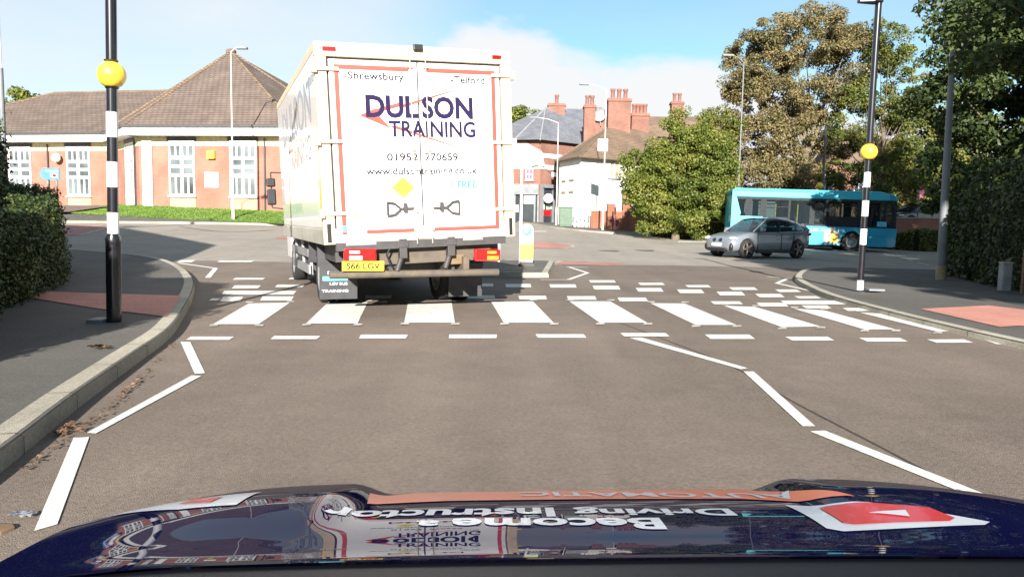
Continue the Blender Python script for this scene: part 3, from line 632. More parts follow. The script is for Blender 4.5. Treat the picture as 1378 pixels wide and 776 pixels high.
rf = mb.build('roof', MAT['tile_slate'], sh); mb = MB(); mb.tube(e2, ra, .08, .08, 6); mb.tube(cnr, ra, .08, .08, 6); mb.tube(ra, rb, .08, .08, 6); mb.build('ridge_flashing', MAT['lead'], rf)
def stack(parent, x, y, z0, z1, wx, wy, pots, mat_='brick_red', name='chimney'):
    mb = MB(); mb.box(x-wx/2, x+wx/2, y-wy/2, y+wy/2, z0, z1-.25); mb.box(x-wx/2-.08, x+wx/2+.08, y-wy/2-.08, y+wy/2+.08, z1-.25, z1-.1); mb.box(x-wx/2-.03, x+wx/2+.03, y-wy/2-.03, y+wy/2+.03, z1-.1, z1)
    c = mb.build(name, MAT[mat_], parent)
    for i in range(pots):
        q = MB(); px_ = x + (i-(pots-1)/2)*wx/max(pots, 1)*.85; q.lathe((px_, y, z1), [(.2,0),(.17,.1),(.16,.65),(.21,.7),(.21,.85),(.15,.86)], 12); q.build('chimney_pot', MAT['terracotta'], c)
p = D(749, 146, 72.3); stack(sh, p.x, p.y, p.z-1.2, D(749, 140, 72.3).z, 1.6, .8, 1)
mb = MB()
for y in (209, 224.5):
    z = D(727, y, SY).z
    for P, Q in ((s1, s2), (s2, s3)): wallbox(mb, P, Q, 0.01, (Q-P).length-.01, z-.2, z+.18, .01, .09)
mb.build('string_course', MAT['render_white'], sh)
mb = MB(); z0 = D(727, 224, SY).z; z1 = D(727, 193, SY).z; a = upx(s1, s2, 690); b_ = upx(s1, s2, 724)
A3 = Vector((s1.x, s1.y, 0)); dd = (s2-s1).normalized(); o = mb.M
mb.M = Matrix(((dd.x, 0, dd.y, s1.x), (dd.y, 0, -dd.x, s1.y), (0, 1, 0, 0), (0, 0, 0, 1)))
mb.prism([(0, z0), (b_+.6, z0), (b_+.3, z0+1.3), (b_-1.0, z1), (0, z1)], .012, .05); mb.build('painted_panel', MAT['render_white'], sh)
window(sh, s1, s2, 708, 717.5, D(712, 242, SY).z, D(712, 226.5, SY).z, (1, 1), glass='purple')
zf = D(727, 248, SY).z; zg = D(727, 295, SY).z - .8
mb = MB(); wallbox(mb, s1, s2, upx(s1, s2, 660), upx(s1, s2, 726.5), zf-.9, zf, .01, .35); wallbox(mb, s2, s3, .1, upx(s2, s3, 752), zf-.3, zf, .01, .35)
for px in (695, 722, 726.5): u = upx(s1, s2, px); wallbox(mb, s1, s2, u-.12, u+.02, zg, zf-.9, .01, .25)
for px in (729, 744.5, 752): u = upx(s2, s3, px); wallbox(mb, s2, s3, u-.1, u+.1, zg, zf-.3, .01, .25)
sf = mb.build('shopfront', MAT['grey_col'], sh)
mb = MB(); wallbox(mb, s1, s2, upx(s1, s2, 661), upx(s1, s2, 725.8), zg, zf-.9, -.02, .03); wallbox(mb, s2, s3, .1, upx(s2, s3, 752), zg, zf-.3, -.02, .03); mb.build('pane', MAT['window_dark'], sf)
mb = MB()
wallbox(mb, s1, s2, upx(s1, s2, 706), upx(s1, s2, 720), D(712, 274, SY).z, D(712, 252, SY).z, .04, .06, 0)
wallbox(mb, s1, s2, upx(s1, s2, 719.8), upx(s1, s2, 722.5), D(720, 271, SY).z, D(720, 258, SY).z, .065, .09, 1)
for (a, b_, c, d_, k) in ((729.5, 733, 282, 275, 0), (735.5, 739.5, 282, 275, 2), (730, 742, 290, 283, 3), (740, 743, 281, 275, 0), (732, 736, 254, 250, 1), (745.5, 750, 258, 264, 1)):
    wallbox(mb, s2, s3, upx(s2, s3, a), upx(s2, s3, b_), D(735, max(c, d_), SY).z, D(735, min(c, d_), SY).z, .04, .06, k)
p = D(738, 267, 65.8); mb.lathe((p.x, p.y, p.z), [(0,-.05),(.42,-.04),(.42,0),(0,.01)], 16, 0, 'y')
mb.build('window_poster', [MAT['render_white'], MAT['sign_blue'], MAT['green_ink'], MAT['lens_red']], sf)
# sign pub-like board on brick
mb = MB(); p = D(713, 234, 65.6); mb.box(p.x+1.9, p.x+2.4, p.y-.2, p.y+.05, p.z-.2, p.z+.15); mb.box(p.x+2.6, p.x+3.1, p.y-.25, p.y+.1, p.z-.4, p.z-.1); mb.build('floodlight', MAT['upvc'], sh)

# white house
wh = empty('white_house', (0,0,0), 0, 'white rendered two storey house with brown hipped roof beside the corner shop', 'house')
WY = 56; h1 = D(752, 250, 60).xy; h2 = D(781, 250, WY).xy; h3 = D(900, 250, 61).xy; hb = Vector((h3.x-2, h3.y+9)); ha = Vector((h1.x+1, h1.y+8))
hz = D(781, 211, WY).z
mb = MB(); mb.prism([tuple(h1), tuple(h2), tuple(h3), tuple(hb), tuple(ha)], 0, hz, 0); mb.build('wall', MAT['render_white'], wh)
mb = MB(); e1 = D(747, 212, 60); e2 = D(781, 212, 55.3); e3 = D(905, 212, 60.5); 
for e in (e1, e2, e3): e.z = hz-.05
k1 = D(816, 172, 63); k2 = D(880, 176, 66)
mb.add([e1, e2, e3, k2, k1, Vector((ha.x-1, ha.y+1, hz)), Vector((hb.x+1, hb.y+1, hz))], [(0,1,4), (1,2,3,4), (2,6,3), (0,4,5), (4,3,6,5)])
rf = mb.build('roof', MAT['tile_old'], wh); mb = MB(); mb.tube(e1, k1, .1, .1, 6); mb.tube(e2, k1, .06, .06, 6); mb.tube(e1, e2, .09, .09, 6); mb.tube(e2, e3, .09, .09, 6); mb.build('ridge_tiles', MAT['tile_old'], rf)
window(wh, h2, h3, 819, 833, D(826, 239.5, 58).z, D(826, 219.5, 58).z, (1, 1), glass='brick_tan')
mb = MB()
for y0, y1 in ((241.5, 248), (257, 263)):
    for a, b_ in ((757, 762), (767, 773)): wallbox(mb, h1, h2, upx(h1, h2, a), upx(h1, h2, b_), D(765, y0+2, 58).z, D(765, y0, 58).z, .01, .08)
mb.build('vent', MAT['brick_tan'], wh)
# terrace behind
tb = empty('terrace_house', (0,0,0), 0, 'red brick terrace with tall chimney stacks rising behind the white house roof', 'house')
TY = 72; t1 = D(786, 200, TY).xy; t2 = D(990, 200, 78).xy
mb = MB(); tz = D(786, 178, TY).z; mb.prism([tuple(t1), tuple(t2), (t2.x, t2.y+9), (t1.x, t1.y+9)], 0, tz); mb.build('wall', MAT['brick_red'], tb)
mb = MB(); a = Vector((t1.x, t1.y-.3, tz)); b_ = Vector((t2.x, t2.y-.3, tz)); rr1 = D(800, 157, 77); rr2 = D(1000, 157, 82)
mb.add([a, b_, rr2, rr1, Vector((t1.x, t1.y+10, tz)), Vector((t2.x, t2.y+10, tz))], [(0,1,2,3), (3,2,5,4), (0,3,4), (1,5,2)]); mb.build('roof', MAT['tile_old'], tb)
def pstack(px0, px1, ytop, ybot, Y, pots, wy=.9):
    a = D(px0, ytop, Y); b_ = D(px1, ytop, Y); stack(tb, (a.x+b_.x)/2, Y, D(px0, ybot, Y).z, a.z, b_.x-a.x, wy, pots)
pstack(786, 801, 142, 196, 66, 2); pstack(818, 848, 133.5, 190, 64, 3, 1.1); pstack(849, 872, 153.5, 190, 65.5, 4, 1.2); pstack(903, 919, 137.5, 165, 74, 2)
mb = MB(); a = D(786, 160, 66.3); b_ = D(817, 163, 66.3); mb.box(a.x, b_.x, 66.2, 67, D(786, 196, 66).z, a.z); mb.build('parapet', MAT['brick_red'], tb)
p = D(806, 154, 66); mb = MB(); mb.lathe((p.x, p.y, p.z), [(0,.12),(.3,.08),(.55,-.05),(.62,-.1)], 14, 0, 'y'); mb.tube((p.x, p.y, p.z), (p.x+.2, p.y, p.z-1), .04); mb.build('satellite_dish', MAT['lead'], tb)
# house behind trees
rh = empty('gabled_house', (0,0,0), 0, 'pink brick gabled house half hidden behind the trees above the bus', 'house')
p1 = D(1092, 240, 62).xy; p2 = D(1235, 240, 66).xy; z1 = D(1110, 218, 62).z
mb = MB(); mb.prism([tuple(p1), tuple(p2), (p2.x, p2.y+8), (p1.x, p1.y+8)], 0, z1); mb.build('wall', MAT['brick_red'], rh)
mb = MB(); k1 = D(1105, 184, 66); k2 = D(1240, 188, 70); mb.add([(p1.x-.3, p1.y-.4, z1), (p2.x+.3, p2.y-.4, z1), tuple(k2), tuple(k1), (p1.x, p1.y+8.4, z1), (p2.x, p2.y+8.4, z1)], [(0,1,2,3), (3,2,5,4), (0,3,4), (1,5,2)]); mb.build('roof', MAT['tile_old'], rh)
for a in (1110, 1150, 1190): window(rh, p1, p2, a, a+12, z1-2.4, z1-.8, (1, 0))
# brick garden wall with gate piers, cabinets, parked cars
def gwall(name, label, pxs, Y0, Y1, zt_, m_='brick_wall', thick=.25, cope=True, z0=None):
    a = D(pxs[0], 300, Y0); b_ = D(pxs[1], 300, Y1); root = empty(name, (a.x, a.y, gh(a.x, a.y)), 0, label, 'wall'); mb = MB(); A = (0, 0); B = (b_.x-a.x, b_.y-a.y); Ln = math.hypot(*B)
    wallbox(mb, A, B, 0, Ln, -.6, zt_, -thick/2, thick/2); mb.build('brickwork', MAT[m_], root)
    if cope: mb = MB(); wallbox(mb, A, B, -.03, Ln+.03, zt_+.002, zt_+.07, -thick/2-.04, thick/2+.04); mb.build('coping', MAT['kerb_stone'], root)
    return root
gwall('garden_wall', 'low red brick garden wall in front of the parked car by the white house', (826, 872), 52.5, 51.5, 1.35)
gwall('garden_wall', 'short red brick wall piece left of the gate pier by the lamp column', (796, 818), 54, 53.2, 1.3)
for px, Y, hgt, lab in ((822.5, 52.4, 1.85, 'red brick gate pier beside the low garden wall, left one'), (842.5, 52.2, 2.6, 'taller red brick gate pier with ball finial in front of the parked car')):
    p = D(px, 300, Y); g = empty('gate_pier', (p.x, p.y, gh(p.x, p.y)), 0, lab, 'gate pier'); mb = MB(); mb.box(-.3, .3, -.3, .3, -.5, hgt); mb.build('brickwork', MAT['brick_wall'], g)
    mb = MB(); mb.box(-.36, .36, -.36, .36, hgt, hgt+.1); mb.build('cap', MAT['kerb_stone'], g)
    if hgt > 2: mb = MB(); mb.sphere((0, 0, hgt+.3), .2, n=12); mb.build('finial', MAT['dark_metal'], g)
p = D(789, 300, 55); g = empty('garden_gate', (p.x, p.y, gh(p.x, p.y)), 0, 'white picket fence panel beside the white house', 'fence'); mb = MB()
for i in range(9): mb.box(-1.2+i*.28, -1.06+i*.28, -.03, .03, -.4, 1.5+.2*math.sin(i*1.3)); 
mb.box(-1.25, 1.3, .03, .07, .3, .4); mb.box(-1.25, 1.3, .03, .07, 1.0, 1.1); mb.build('pickets', MAT['render_white'], g)
def cabinet(px, Y, w_, h_, label):
    p = D(px, 305, Y); g = empty('utility_cabinet', (p.x, p.y, gh(p.x, p.y)+KZ), 0, label, 'utility cabinet', 'green roadside cabinets')
    mb = MB(); mb.box(-w_/2, w_/2, -.25, .25, 0, h_); mb.build('body', MAT['cabinet'], g, .02); mb = MB(); mb.box(-w_/2-.04, w_/2+.04, -.3, .3, h_+.002, h_+.07); mb.build('lid', MAT['cabinet'], g, .01)
    mb = MB(); mb.box(-w_/2+.05, -.01, -.275, -.252, .12, h_-.08); mb.box(.01, w_/2-.05, -.275, -.252, .12, h_-.08); mb.build('door', MAT['cabinet'], g)
cabinet(761, 55, .95, 1.35, 'green utility cabinet standing against the white house'); cabinet(878, 48, .95, 1.45, 'green utility cabinet at the end of the brick garden wall')

# ------------------------------------------------------------------ truck
CX, CY = -2.27, 9.1; TH = R(22)
tr = empty('box_lorry', (CX + 1.25*math.cos(TH), CY + 1.25*math.sin(TH), 0), TH, 'white box lorry with red bordered rear doors and driver training lettering, crossing the zebra', 'lorry')
BT, BB, BL = 3.38, .95, 5.45
mb = MB(); mb.box(-1.25, 1.25, .06, BL, BB+.2, BT-.05); body = mb.build('box_body', MAT['van_white'], tr, .02)
mb = MB(); mb.box(-1.262, 1.262, .02, BL+.01, BB, BB+.2); mb.build('side_skirt', MAT['skirt_grey'], tr, .01)
mb = MB(); mb.box(-1.26, 1.26, 0, .12, BT-.17, BT); mb.box(-1.26, -1.12, 0, .12, BB+.005, BT-.172); mb.box(1.12, 1.26, 0, .12, BB+.005, BT-.172); mb.box(-1.255, -1.2, .125, BL, BT-.1, BT+.01); mb.box(1.2, 1.255, .125, BL, BT-.1, BT+.01); mb.build('rear_frame', MAT['cream'], tr, .012)
mb = MB(); mb.box(-1.12, 1.12, .005, .11, BB-.08, BB+.02); mb.box(-1.12, 1.12, .045, .058, BB+.02, BT-.17); mb.build('door_seal', MAT['dark_metal'], tr)
for sgn, nm in ((-1, 'l'), (1, 'r')):
    x0, x1 = (-1.095, -.012) if sgn < 0 else (.012, 1.095)
    mb = MB(); mb.box(x0, x1, .005, .044, BB+.06, BT-.2); d = mb.build('rear_door', MAT['door_white'], tr, .006)
    d['label'] = 'rear door at the %s with red border' % ('left' if sgn < 0 else 'right')
    mb = MB(); b0, b1 = BB+.12, BT-.26; xo = x0+.06 if sgn < 0 else x1-.06; xi = x1-.10 if sgn < 0 else x0+.10
    mb.box(min(xo, xo-sgn*.055), max(xo, xo-sgn*.055), .0, .004, b0, b1); xa, xb = sorted((xo-sgn*.056, xi)); mb.box(xa, xb, .0, .004, b1-.055, b1)
    xa, xb = sorted((xo-sgn*(.30 if sgn < 0 else .056), xi)); mb.box(xa, xb, .0, .004, b0, b0+.05); mb.build('red_border', MAT['red_vinyl'], d)
    rx = sgn*.10; mb = MB(); mb.tube((rx, -.025, BB-.03), (rx, -.025, BT-.13), .007, n=8); mb.build('locking_bar', MAT['skirt_grey'], d)
    mb = MB()
    for z in (BB+.16, BB+.4, 2.12, BT-.24): mb.box(rx-.032, rx+.032, -.035, .002, z-.03, z+.03)
    mb.build('bar_bracket', MAT['cream'], d, .006)
    mb = MB(); hx = rx+sgn*.02; mb.box(min(hx, hx+sgn*.2), max(hx, hx+sgn*.2), -.035, -.015, 1.36, 1.385); mb.box(rx+sgn*.14-.02, rx+sgn*.14+.02, -.05, 0, 1.33, 1.44)
    mb.M = Matrix.Translation((rx+sgn*.30, 0, 1.37)); q = [(-.09, -.012), (-.02, -.07), (.07, -.085), (.07, .085), (-.02, .07), (-.09, .012)]
    for a, b_ in zip(q, q[1:]+q[:1]): mb.tube((sgn*a[0], -.035, a[1]), (sgn*b_[0], -.035, b_[1]), .013, n=6)
    mb.M = Matrix.Identity(4); mb.build('door_handle', MAT['dark_metal'], d)
    for z in (3.06, 2.2, 1.33):
        h_ = MB(); xa, xb = sorted((sgn*1.30, sgn*.98)); h_.box(xa, xb, -.03, -.002, z-.022, z+.022); h_.box(min(sgn*1.24, sgn*1.30), max(sgn*1.24, sgn*1.30), -.05, .03, z-.05, z+.05); h_.build('hinge', MAT['cream'], d, .005)
# lettering
def letters(parent, name, items, base, m_):
    for t, x, z, w_, h_, bold in items:
        mb = MB(); mb.M = base @ Matrix.Translation((x, z, 0)); mb.text(t, w_, h_, 0, bold); o = mb.build(name, m_, parent)
    return o
RB = Matrix(((1,0,0,0),(0,0,-1,-.001),(0,1,0,0),(0,0,0,1)))
letters(tr, 'company_lettering', [('DUL', -.345, 2.51, .66, .25, .035), ('SON', .375, 2.51, .68, .25, .035), ('TRAINING', .17, 2.27, 1.14, .19, .022)], RB, MAT['ink'])
letters(tr, 'contact_lettering', [('-Shrewsbury', -.55, 2.955, .74, .085, .015), ('-Telford', .66, 2.95, .46, .085, .015), ('LTD', .66, 2.17, .12, .055, .02), ('01952', -.24, 1.97, .40, .09, .018), ('770659', .27, 1.97, .44, .09, .018), ('www.dulsontraining.co.uk', .02, 1.80, 1.46, .085, .018)], RB, MAT['ink_grey'])
mb = MB()
for poly in ([(-.74, 2.52), (-.42, 2.62), (-.60, 2.50), (-.30, 2.30), (-.32, 2.34)], ):
    pass
mb.prism_xz([(-.76, 2.52), (-.55, 2.61), (-.55, 2.56), (-.36, 2.36)], .0015, .0035)
mb.prism_xz([(-.2, 2.665), (.53, 2.88), (.53, 2.87), (-.2, 2.625)], .0015, .0035); mb.prism_xz([(-.55, 2.60), (-.2, 2.70), (-.2, 2.65), (-.55, 2.55)], .0015, .0035)
mb.prism_xz([(-.4, 2.39), (.53, 2.12), (.53, 2.13), (-.3, 2.40)], .0015, .0035); mb.build('arrow_logo', MAT['red_vinyl'], tr)
mb = MB(); mb.prism_xz([(-.25, 1.50), (-.10, 1.635), (-.25, 1.77), (-.40, 1.635)], .0, .003); dm = mb.build('warning_diamond', MAT['yellow'], tr)
letters(dm, 'lettering', [('LGV', -.25, 1.645, .13, .045, 0), ('TRAINING', -.25, 1.585, .18, .035, 0)], RB @ Matrix.Translation((0, 0, .0005)), MAT['ink_grey'])
letters(tr, 'blue_lettering', [('FREE', .60, 1.62, .26, .085, .03)], RB, MAT['blue']); letters(tr, 'yellow_letters', [('L', -.83, 1.27, .06, .08, .01), ('L', .80, 1.27, .06, .08, .01)], RB, MAT['yellow'])
mb = MB(); mb.box(-1.03, -.97, .0, .003, 1.10, 1.18); mb.build('sticker', MAT['cyan'], tr)
mb = MB(); mb.box(-1.16, -1.0, -.015, 0, BT-.11, BT-.06); mb.box(1.0, 1.13, -.015, 0, BT-.11, BT-.06); mb.build('marker_light', MAT['lens_red'], tr, .008)
mb = MB(); mb.box(-.05, .07, -.05, 0, BT-.06, BT+.015); mb.build('reversing_camera', MAT['black'], tr, .01)
mb = MB(); mb.box(-1.275, -1.262, .02, .07, 1.42, 1.75); mb.build('side_marker', MAT['lens_amber'], tr, .004)
mb = MB(); mb.box(-1.22, -1.17, -.012, 0, BB+.03, BB+.26); mb.box(1.17, 1.22, -.012, 0, BB+.03, BB+.26); mb.build('rubber_buffer', MAT['black'], tr, .006)
# side lettering, mirrored order for the left side (reads front to back is towards the rear from outside)
SB = Matrix(((0,0,-1,-1.2515),(-1,0,0,0),(0,1,0,0),(0,0,0,1)))
letters(tr, 'side_lettering', [('DULSON', -2.6, 2.52, 3.9, .55, .012), ('TRAINING', -2.3, 2.05, 2.9, .34, 0), ('www.dulson', -.62, 2.95, .8, .16, 0)], SB, MAT['ink_side'])
letters(tr, 'side_green_lettering', [('TRAINING', -3.0, 1.35, 1.6, .16, 0)], SB, MAT['green_ink'])
# rear underside
mb = MB(); mb.tube((-1.22, .02, .52), (1.0, .02, .54), .048, n=12); 
for x in (-.7, .55): mb.box(x-.04, x+.04, .02, .5, .55, .75)
mb.build('underrun_bar', MAT['rust'], tr)
mb = MB(); mb.box(-.82, .95, .14, .20, .66, .93); mb.box(-.6, .85, .10, .16, .9, .94); ph = mb.build('tail_lift_platform', MAT['rust'], tr, .01)
for x in (-.28, .36):
    mb = MB(); mb.box(x-.05, x+.05, .0, .12, .74, .99); mb.tube((x, .06, .8), (x-.1, .0, .58), .035, n=8); mb.box(x-.07, x+.07, -.01, .1, .88, .96); mb.build('lift_arm', MAT['dark_metal'], tr, .008)
mb = MB(); mb.path([Vector((-.42, .03, .92)), Vector((-.5, .0, .8)), Vector((-.45, .0, .66)), Vector((-.38, .02, .58))], .012); mb.build('hydraulic_hose', MAT['black'], tr)
mb = MB(); mb.box(-1.0, -.62, .0, .10, .93, .985); mb.box(-.1, .15, .02, .1, .95, .99); mb.box(.52, .8, .0, .1, .93, .98); mb.build('crossmember', MAT['steel'], tr, .006)
mb = MB(); mb.box(-1.1, 1.1, .25, 5.2, .72, .97); mb.box(-.45, -.3, .2, 6.9, .5, .75); mb.box(.3, .45, .2, 6.9, .5, .75); mb.box(-.25, .3, .6, 1.2, .45, .7); mb.build('chassis', MAT['dark_metal'], tr)
for x, wd in ((-.85, .40), (.83, .36)):
    mb = MB(); mb.box(x-wd/2, x+wd/2, -.04, .05, .69, .85); lt = mb.build('tail_light', MAT['lens_red'], tr, .02)
    mb = MB(); xx = x+(-.06 if x < 0 else .07); mb.box(xx-.08, xx+.08, -.045, -.041, .71, .76); mb.box(xx-.08, xx+.05, -.045, -.041, .79, .825); mb.build('indicator', MAT['lens_clear' if x < 0 else 'lens_amber'], lt)
mb = MB(); mb.box(-1.08, -.56, -.06, -.045, .575, .695); pt = mb.build('number_plate', MAT['plate_yellow'], tr, .004)
letters(pt, 'plate_letters', [('S66 LGV', -.82, .60, .42, .072, .03)], Matrix(((1,0,0,0),(0,0,-1,-.062),(0,1,0,0),(0,0,0,1))), MAT['black'])
mb = MB(); mb.box(.36, .56, .1, .2, .62, .75); mb.build('wooden_wedge', MAT['wood'], tr, .01)
def wheel(parent, x, y, r_, wd, ax='x', hub='steel', name='wheel', spokes=0, rim_r=.62):
    z = r_; mb = MB(); h = wd/2
    prof = [(r_*rim_r, -h*.95), (r_*.93, -h), (r_, -h*.8), (r_, h*.8), (r_*.93, h), (r_*rim_r, h*.95)]
    mb.lathe((x, y, z), prof, 28, 0, ax); wh_ = mb.build(name, MAT['tyre'], parent)
    mb = MB(); rr_ = r_*rim_r
    for sg in (-1, 1):
        if spokes:
            mb.lathe((x, y, z), [(rr_*1.0, sg*h*.96), (rr_*.93, sg*h*.9), (rr_*.9, sg*h*.3), (0, sg*h*.28)], 24, 1, ax)
            for k in range(spokes):
                t = 2*math.pi*k/spokes; c, s_ = math.cos(t), math.sin(t); 
                p0 = (0.08*rr_*c, .08*rr_*s_); p1 = (rr_*.95*c, rr_*.95*s_); f = lambda a, hh: (x+a[0], y+hh, z+a[1]) if ax == 'y' else (x+hh, y+a[0], z+a[1])
                mb.tube(f(p0, sg*h*.72), f(p1, sg*h*.85), .05*rr_/.2, .035*rr_/.2, 6, 0)
            mb.lathe((x, y, z), [(rr_*.25, sg*h*.5), (rr_*.25, sg*h*.8), (0, sg*h*.84)], 16, 0, ax); mb.lathe((x, y, z), [(rr_*.93, sg*h*.85), (rr_*1.03, sg*h*1.0), (rr_*1.03, sg*h*.8)], 24, 0, ax)
        else:
            mb.lathe((x, y, z), [(rr_, sg*h*.96), (rr_*.85, sg*h*.85), (rr_*.8, sg*h*.45), (rr_*.45, sg*h*.4), (rr_*.4, sg*h*.9), (0, sg*h*.95)], 24, 0, ax)
    mb.build('rim', [MAT[hub], MAT['black']], wh_); return wh_
for x in (-1.0, -.74, .74, 1.0): wheel(tr, x, 1.75, .40, .23)
for x in (-.95, .95): wheel(tr, x, 5.9, .40, .24)
for x in (-.93, .93):
    mb = MB(); mb.box(x-.26, x+.26, 1.18, 1.2, .1, .60); fl = mb.build('mud_flap', MAT['flap'], tr, .004)
    if x < 0:
        FB = Matrix(((1,0,0,0),(0,0,-1,1.178),(0,1,0,0),(0,0,0,1)))
        letters(fl, 'flap_lettering', [('TRAINING', x-.05, .20, .36, .035, .01), ('DULSON', x-.02, .45, .26, .04, .01), ('LGV BUS', x, .30, .24, .035, .01)], FB, MAT['upvc']); mb = MB(); mb.box(x-.22, x+.12, 1.172, 1.177, .36, .42); mb.build('flap_stripe', MAT['cyan'], fl)
    mb = MB(); mb.prism_yz([(1.2, .55), (1.25, .9), (1.4, .97), (2.1, .97), (2.25, .9), (2.3, .55), (2.27, .55), (2.2, .87), (2.05, .93), (1.45, .93), (1.3, .87), (1.24, .55)], x-.28, x+.28); mb.build('mudguard', MAT['flap'], tr)
mb = MB(); mb.box(-1.18, -1.15, 2.5, 5.0, .42, .56); mb.box(-1.18, -1.15, 2.5, 5.0, .68, .80)
for y in (2.6, 3.6, 4.6): mb.box(-1.15, -1.11, y-.04, y+.04, .40, .98)
mb.box(1.15, 1.18, 2.5, 5.0, .42, .56); mb.box(1.15, 1.18, 2.5, 5.0, .68, .8); mb.build('side_guard', MAT['steel'], tr)
mb = MB(); mb.box(-1.1, -.6, 3.0, 3.7, .4, .9); mb.build('battery_box', MAT['flap'], tr, .02)
# cab
cabp = [(5.62, .55), (5.62, 2.45), (5.8, 2.62), (6.6, 2.58), (7.15, 1.75), (7.3, 1.55), (7.32, .45), (6.5, .45), (6.35, .85), (5.75, .85)]
mb = MB(); mb.prism_yz(cabp, -1.05, 1.05); cbb = mb.build('cab', MAT['van_white'], tr, .04)
mb = MB(); mb.prism_yz([(5.9, 1.6), (5.9, 2.3), (6.6, 2.3), (7.0, 1.65), (7.0, 1.6)], -1.058, 1.058); mb.build('side_window', MAT['glass_dark'], cbb)
mb = MB(); mb.prism_yz([(6.72, 2.42), (7.17, 1.75), (7.2, 1.72), (7.22, 1.75), (6.74, 2.46)], -.9, .9); mb.build('windscreen', MAT['glass_dark'], cbb)
for sgn in (-1, 1):
    mb = MB(); x = sgn*1.34; mb.box(x-.09, x+.09, 6.86, 6.92, 1.92, 2.10); mb.box(x-.09, x+.09, 6.86, 6.92, 1.55, 1.88); mm = mb.build('mirror', MAT['black'], tr, .03)
    mb = MB(); mb.path([Vector((sgn*1.03, 6.9, 2.2)), Vector((sgn*1.33, 6.93, 2.22)), Vector((sgn*1.34, 6.93, 1.5)), Vector((sgn*1.03, 6.9, 1.45))], .014); mb.build('mirror_arm', MAT['black'], mm)

# the box leans a little on its springs; wheels and flaps stay upright
LEAN = Matrix.Translation((0, 0, .5)) @ Matrix.Rotation(R(-2.9), 4, 'Y') @ Matrix.Translation((0, 0, -.5))
for c_ in kids(tr):
    if not c_.name.startswith(('wheel', 'mud_flap', 'mudguard', 'underrun', 'tail_light', 'number_plate')): c_.matrix_basis = LEAN @ c_.matrix_basis

# ------------------------------------------------------------------ beacons and columns
def hpole(name, label, px, py, tx, ty, bands, r_, globe=None, head=None, cat='lamp column', group=None, base=None, kerb=KZ, mats=('black_gloss', 'white_post')):
    """bands: list of (y_px, material idx) from top down to the base; pole leans as photographed"""
    b = G(px, py, kerb); top = D(tx, ty, b.y); root = empty(name, b, 0, label, cat, group)
    ax = top - b
    def at(y):
        t = (y - py)/(ty - py); return t
    # exact parametric: find height whose projection has py
    def solve(y):
        lo, hi = 0.0, 1.3
        for _ in range(40):
            m_ = (lo+hi)/2
            if proj(b + ax*m_)[1] > y: lo = m_
            else: hi = m_
        return ax*((lo+hi)/2)
    ys_ = [ty] + [q[0] for q in bands]; P_ = MB(); zb_ = solve(base) if base else Vector((0,0,0))
    if base: P_.tube(Vector((0,0,0)), zb_, r_*1.38, r_*1.38, 18)
    P_.tube(zb_, ax, r_, r_, 18); po = P_.build('pole', MAT[mats[0]], root)
    for (y1, k), y0 in zip(bands, ys_[:-1]):
        if k: P_ = MB(); P_.tube(solve(y1), solve(y0), r_+.003, r_+.003, 18); P_.build('white_band', MAT[mats[1]], root)
    if globe:
        c = solve(globe[0]); g = MB(); g.sphere(c, globe[1], n=28); g.build('globe', MAT['globe'], root)
        g = MB(); g.lathe(c, [(globe[1]*.45, -globe[1]*1.0), (globe[1]*.5, -globe[1]*.9), (r_*1.3, -globe[1]*.85)], 18); g.lathe(c, [(globe[1]*.4, globe[1]*.98), (globe[1]*.42, globe[1]*.9), (r_*1.3, globe[1]*1.06)], 18); g.build('collar', MAT['black_gloss'], root)
    if base:
        c = solve(base); g = MB(); g.lathe(c, [(r_, .06), (r_*1.45, .0), (r_*1.38, -.05)], 18); g.build('base_collar', MAT[mats[0]], root)
    return root, ax, solve
r_, ax, sv = hpole('belisha_beacon', 'near striped zebra crossing beacon with yellow globe on the left pavement', 153.5, 433, 148.5, -70, [(119,0),(151,0),(185,1),(218,0),(252,1),(286,0),(321,1),(433.5,0)], .052, (101, .135), base=321, cat='belisha beacon', group='striped crossing beacon columns')
t_ = ax*1.0; mb = MB(); mb.tube(t_, t_+Vector((0,0,.3)), .05); mb.box(t_.x-.1, t_.x+.7, t_.y-.12, t_.y+.12, t_.z+.3, t_.z+.38); mb.build('lantern', MAT['black_gloss'], r_, .02)
mb = MB(); mb.box(-.22, -.06, -.12, .1, .0, .035); mb.build('foot_plate', MAT['grey_col'], r_)
r_, ax, sv = hpole('belisha_beacon', 'right pavement striped crossing beacon with yellow globe and lantern arm on top', 1157, 390, 1182, 8, [(232,0),(252,1),(270,0),(291,1),(308,0),(329,1),(377,0),(390.3,1)], .055, (204.5, .145), cat='belisha beacon', group='striped crossing beacon columns')
t_ = ax; mb = MB(); mb.tube(t_, t_+Vector((.01, 0, .07)), .055, .05, 12); mb.prism([(t_.x+.06, t_.y-.07), (t_.x-.1, t_.y-.1), (t_.x-.36, t_.y-.05), (t_.x-.36, t_.y+.05), (t_.x-.1, t_.y+.1), (t_.x+.06, t_.y+.07)], t_.z+.04, t_.z+.11); mb.build('lantern', MAT['black_gloss'], r_, .02)
mb = MB(); mb.box(.1, .38, -.15, .15, 0, .03); mb.build('foot_plate', MAT['grey_col'], r_)
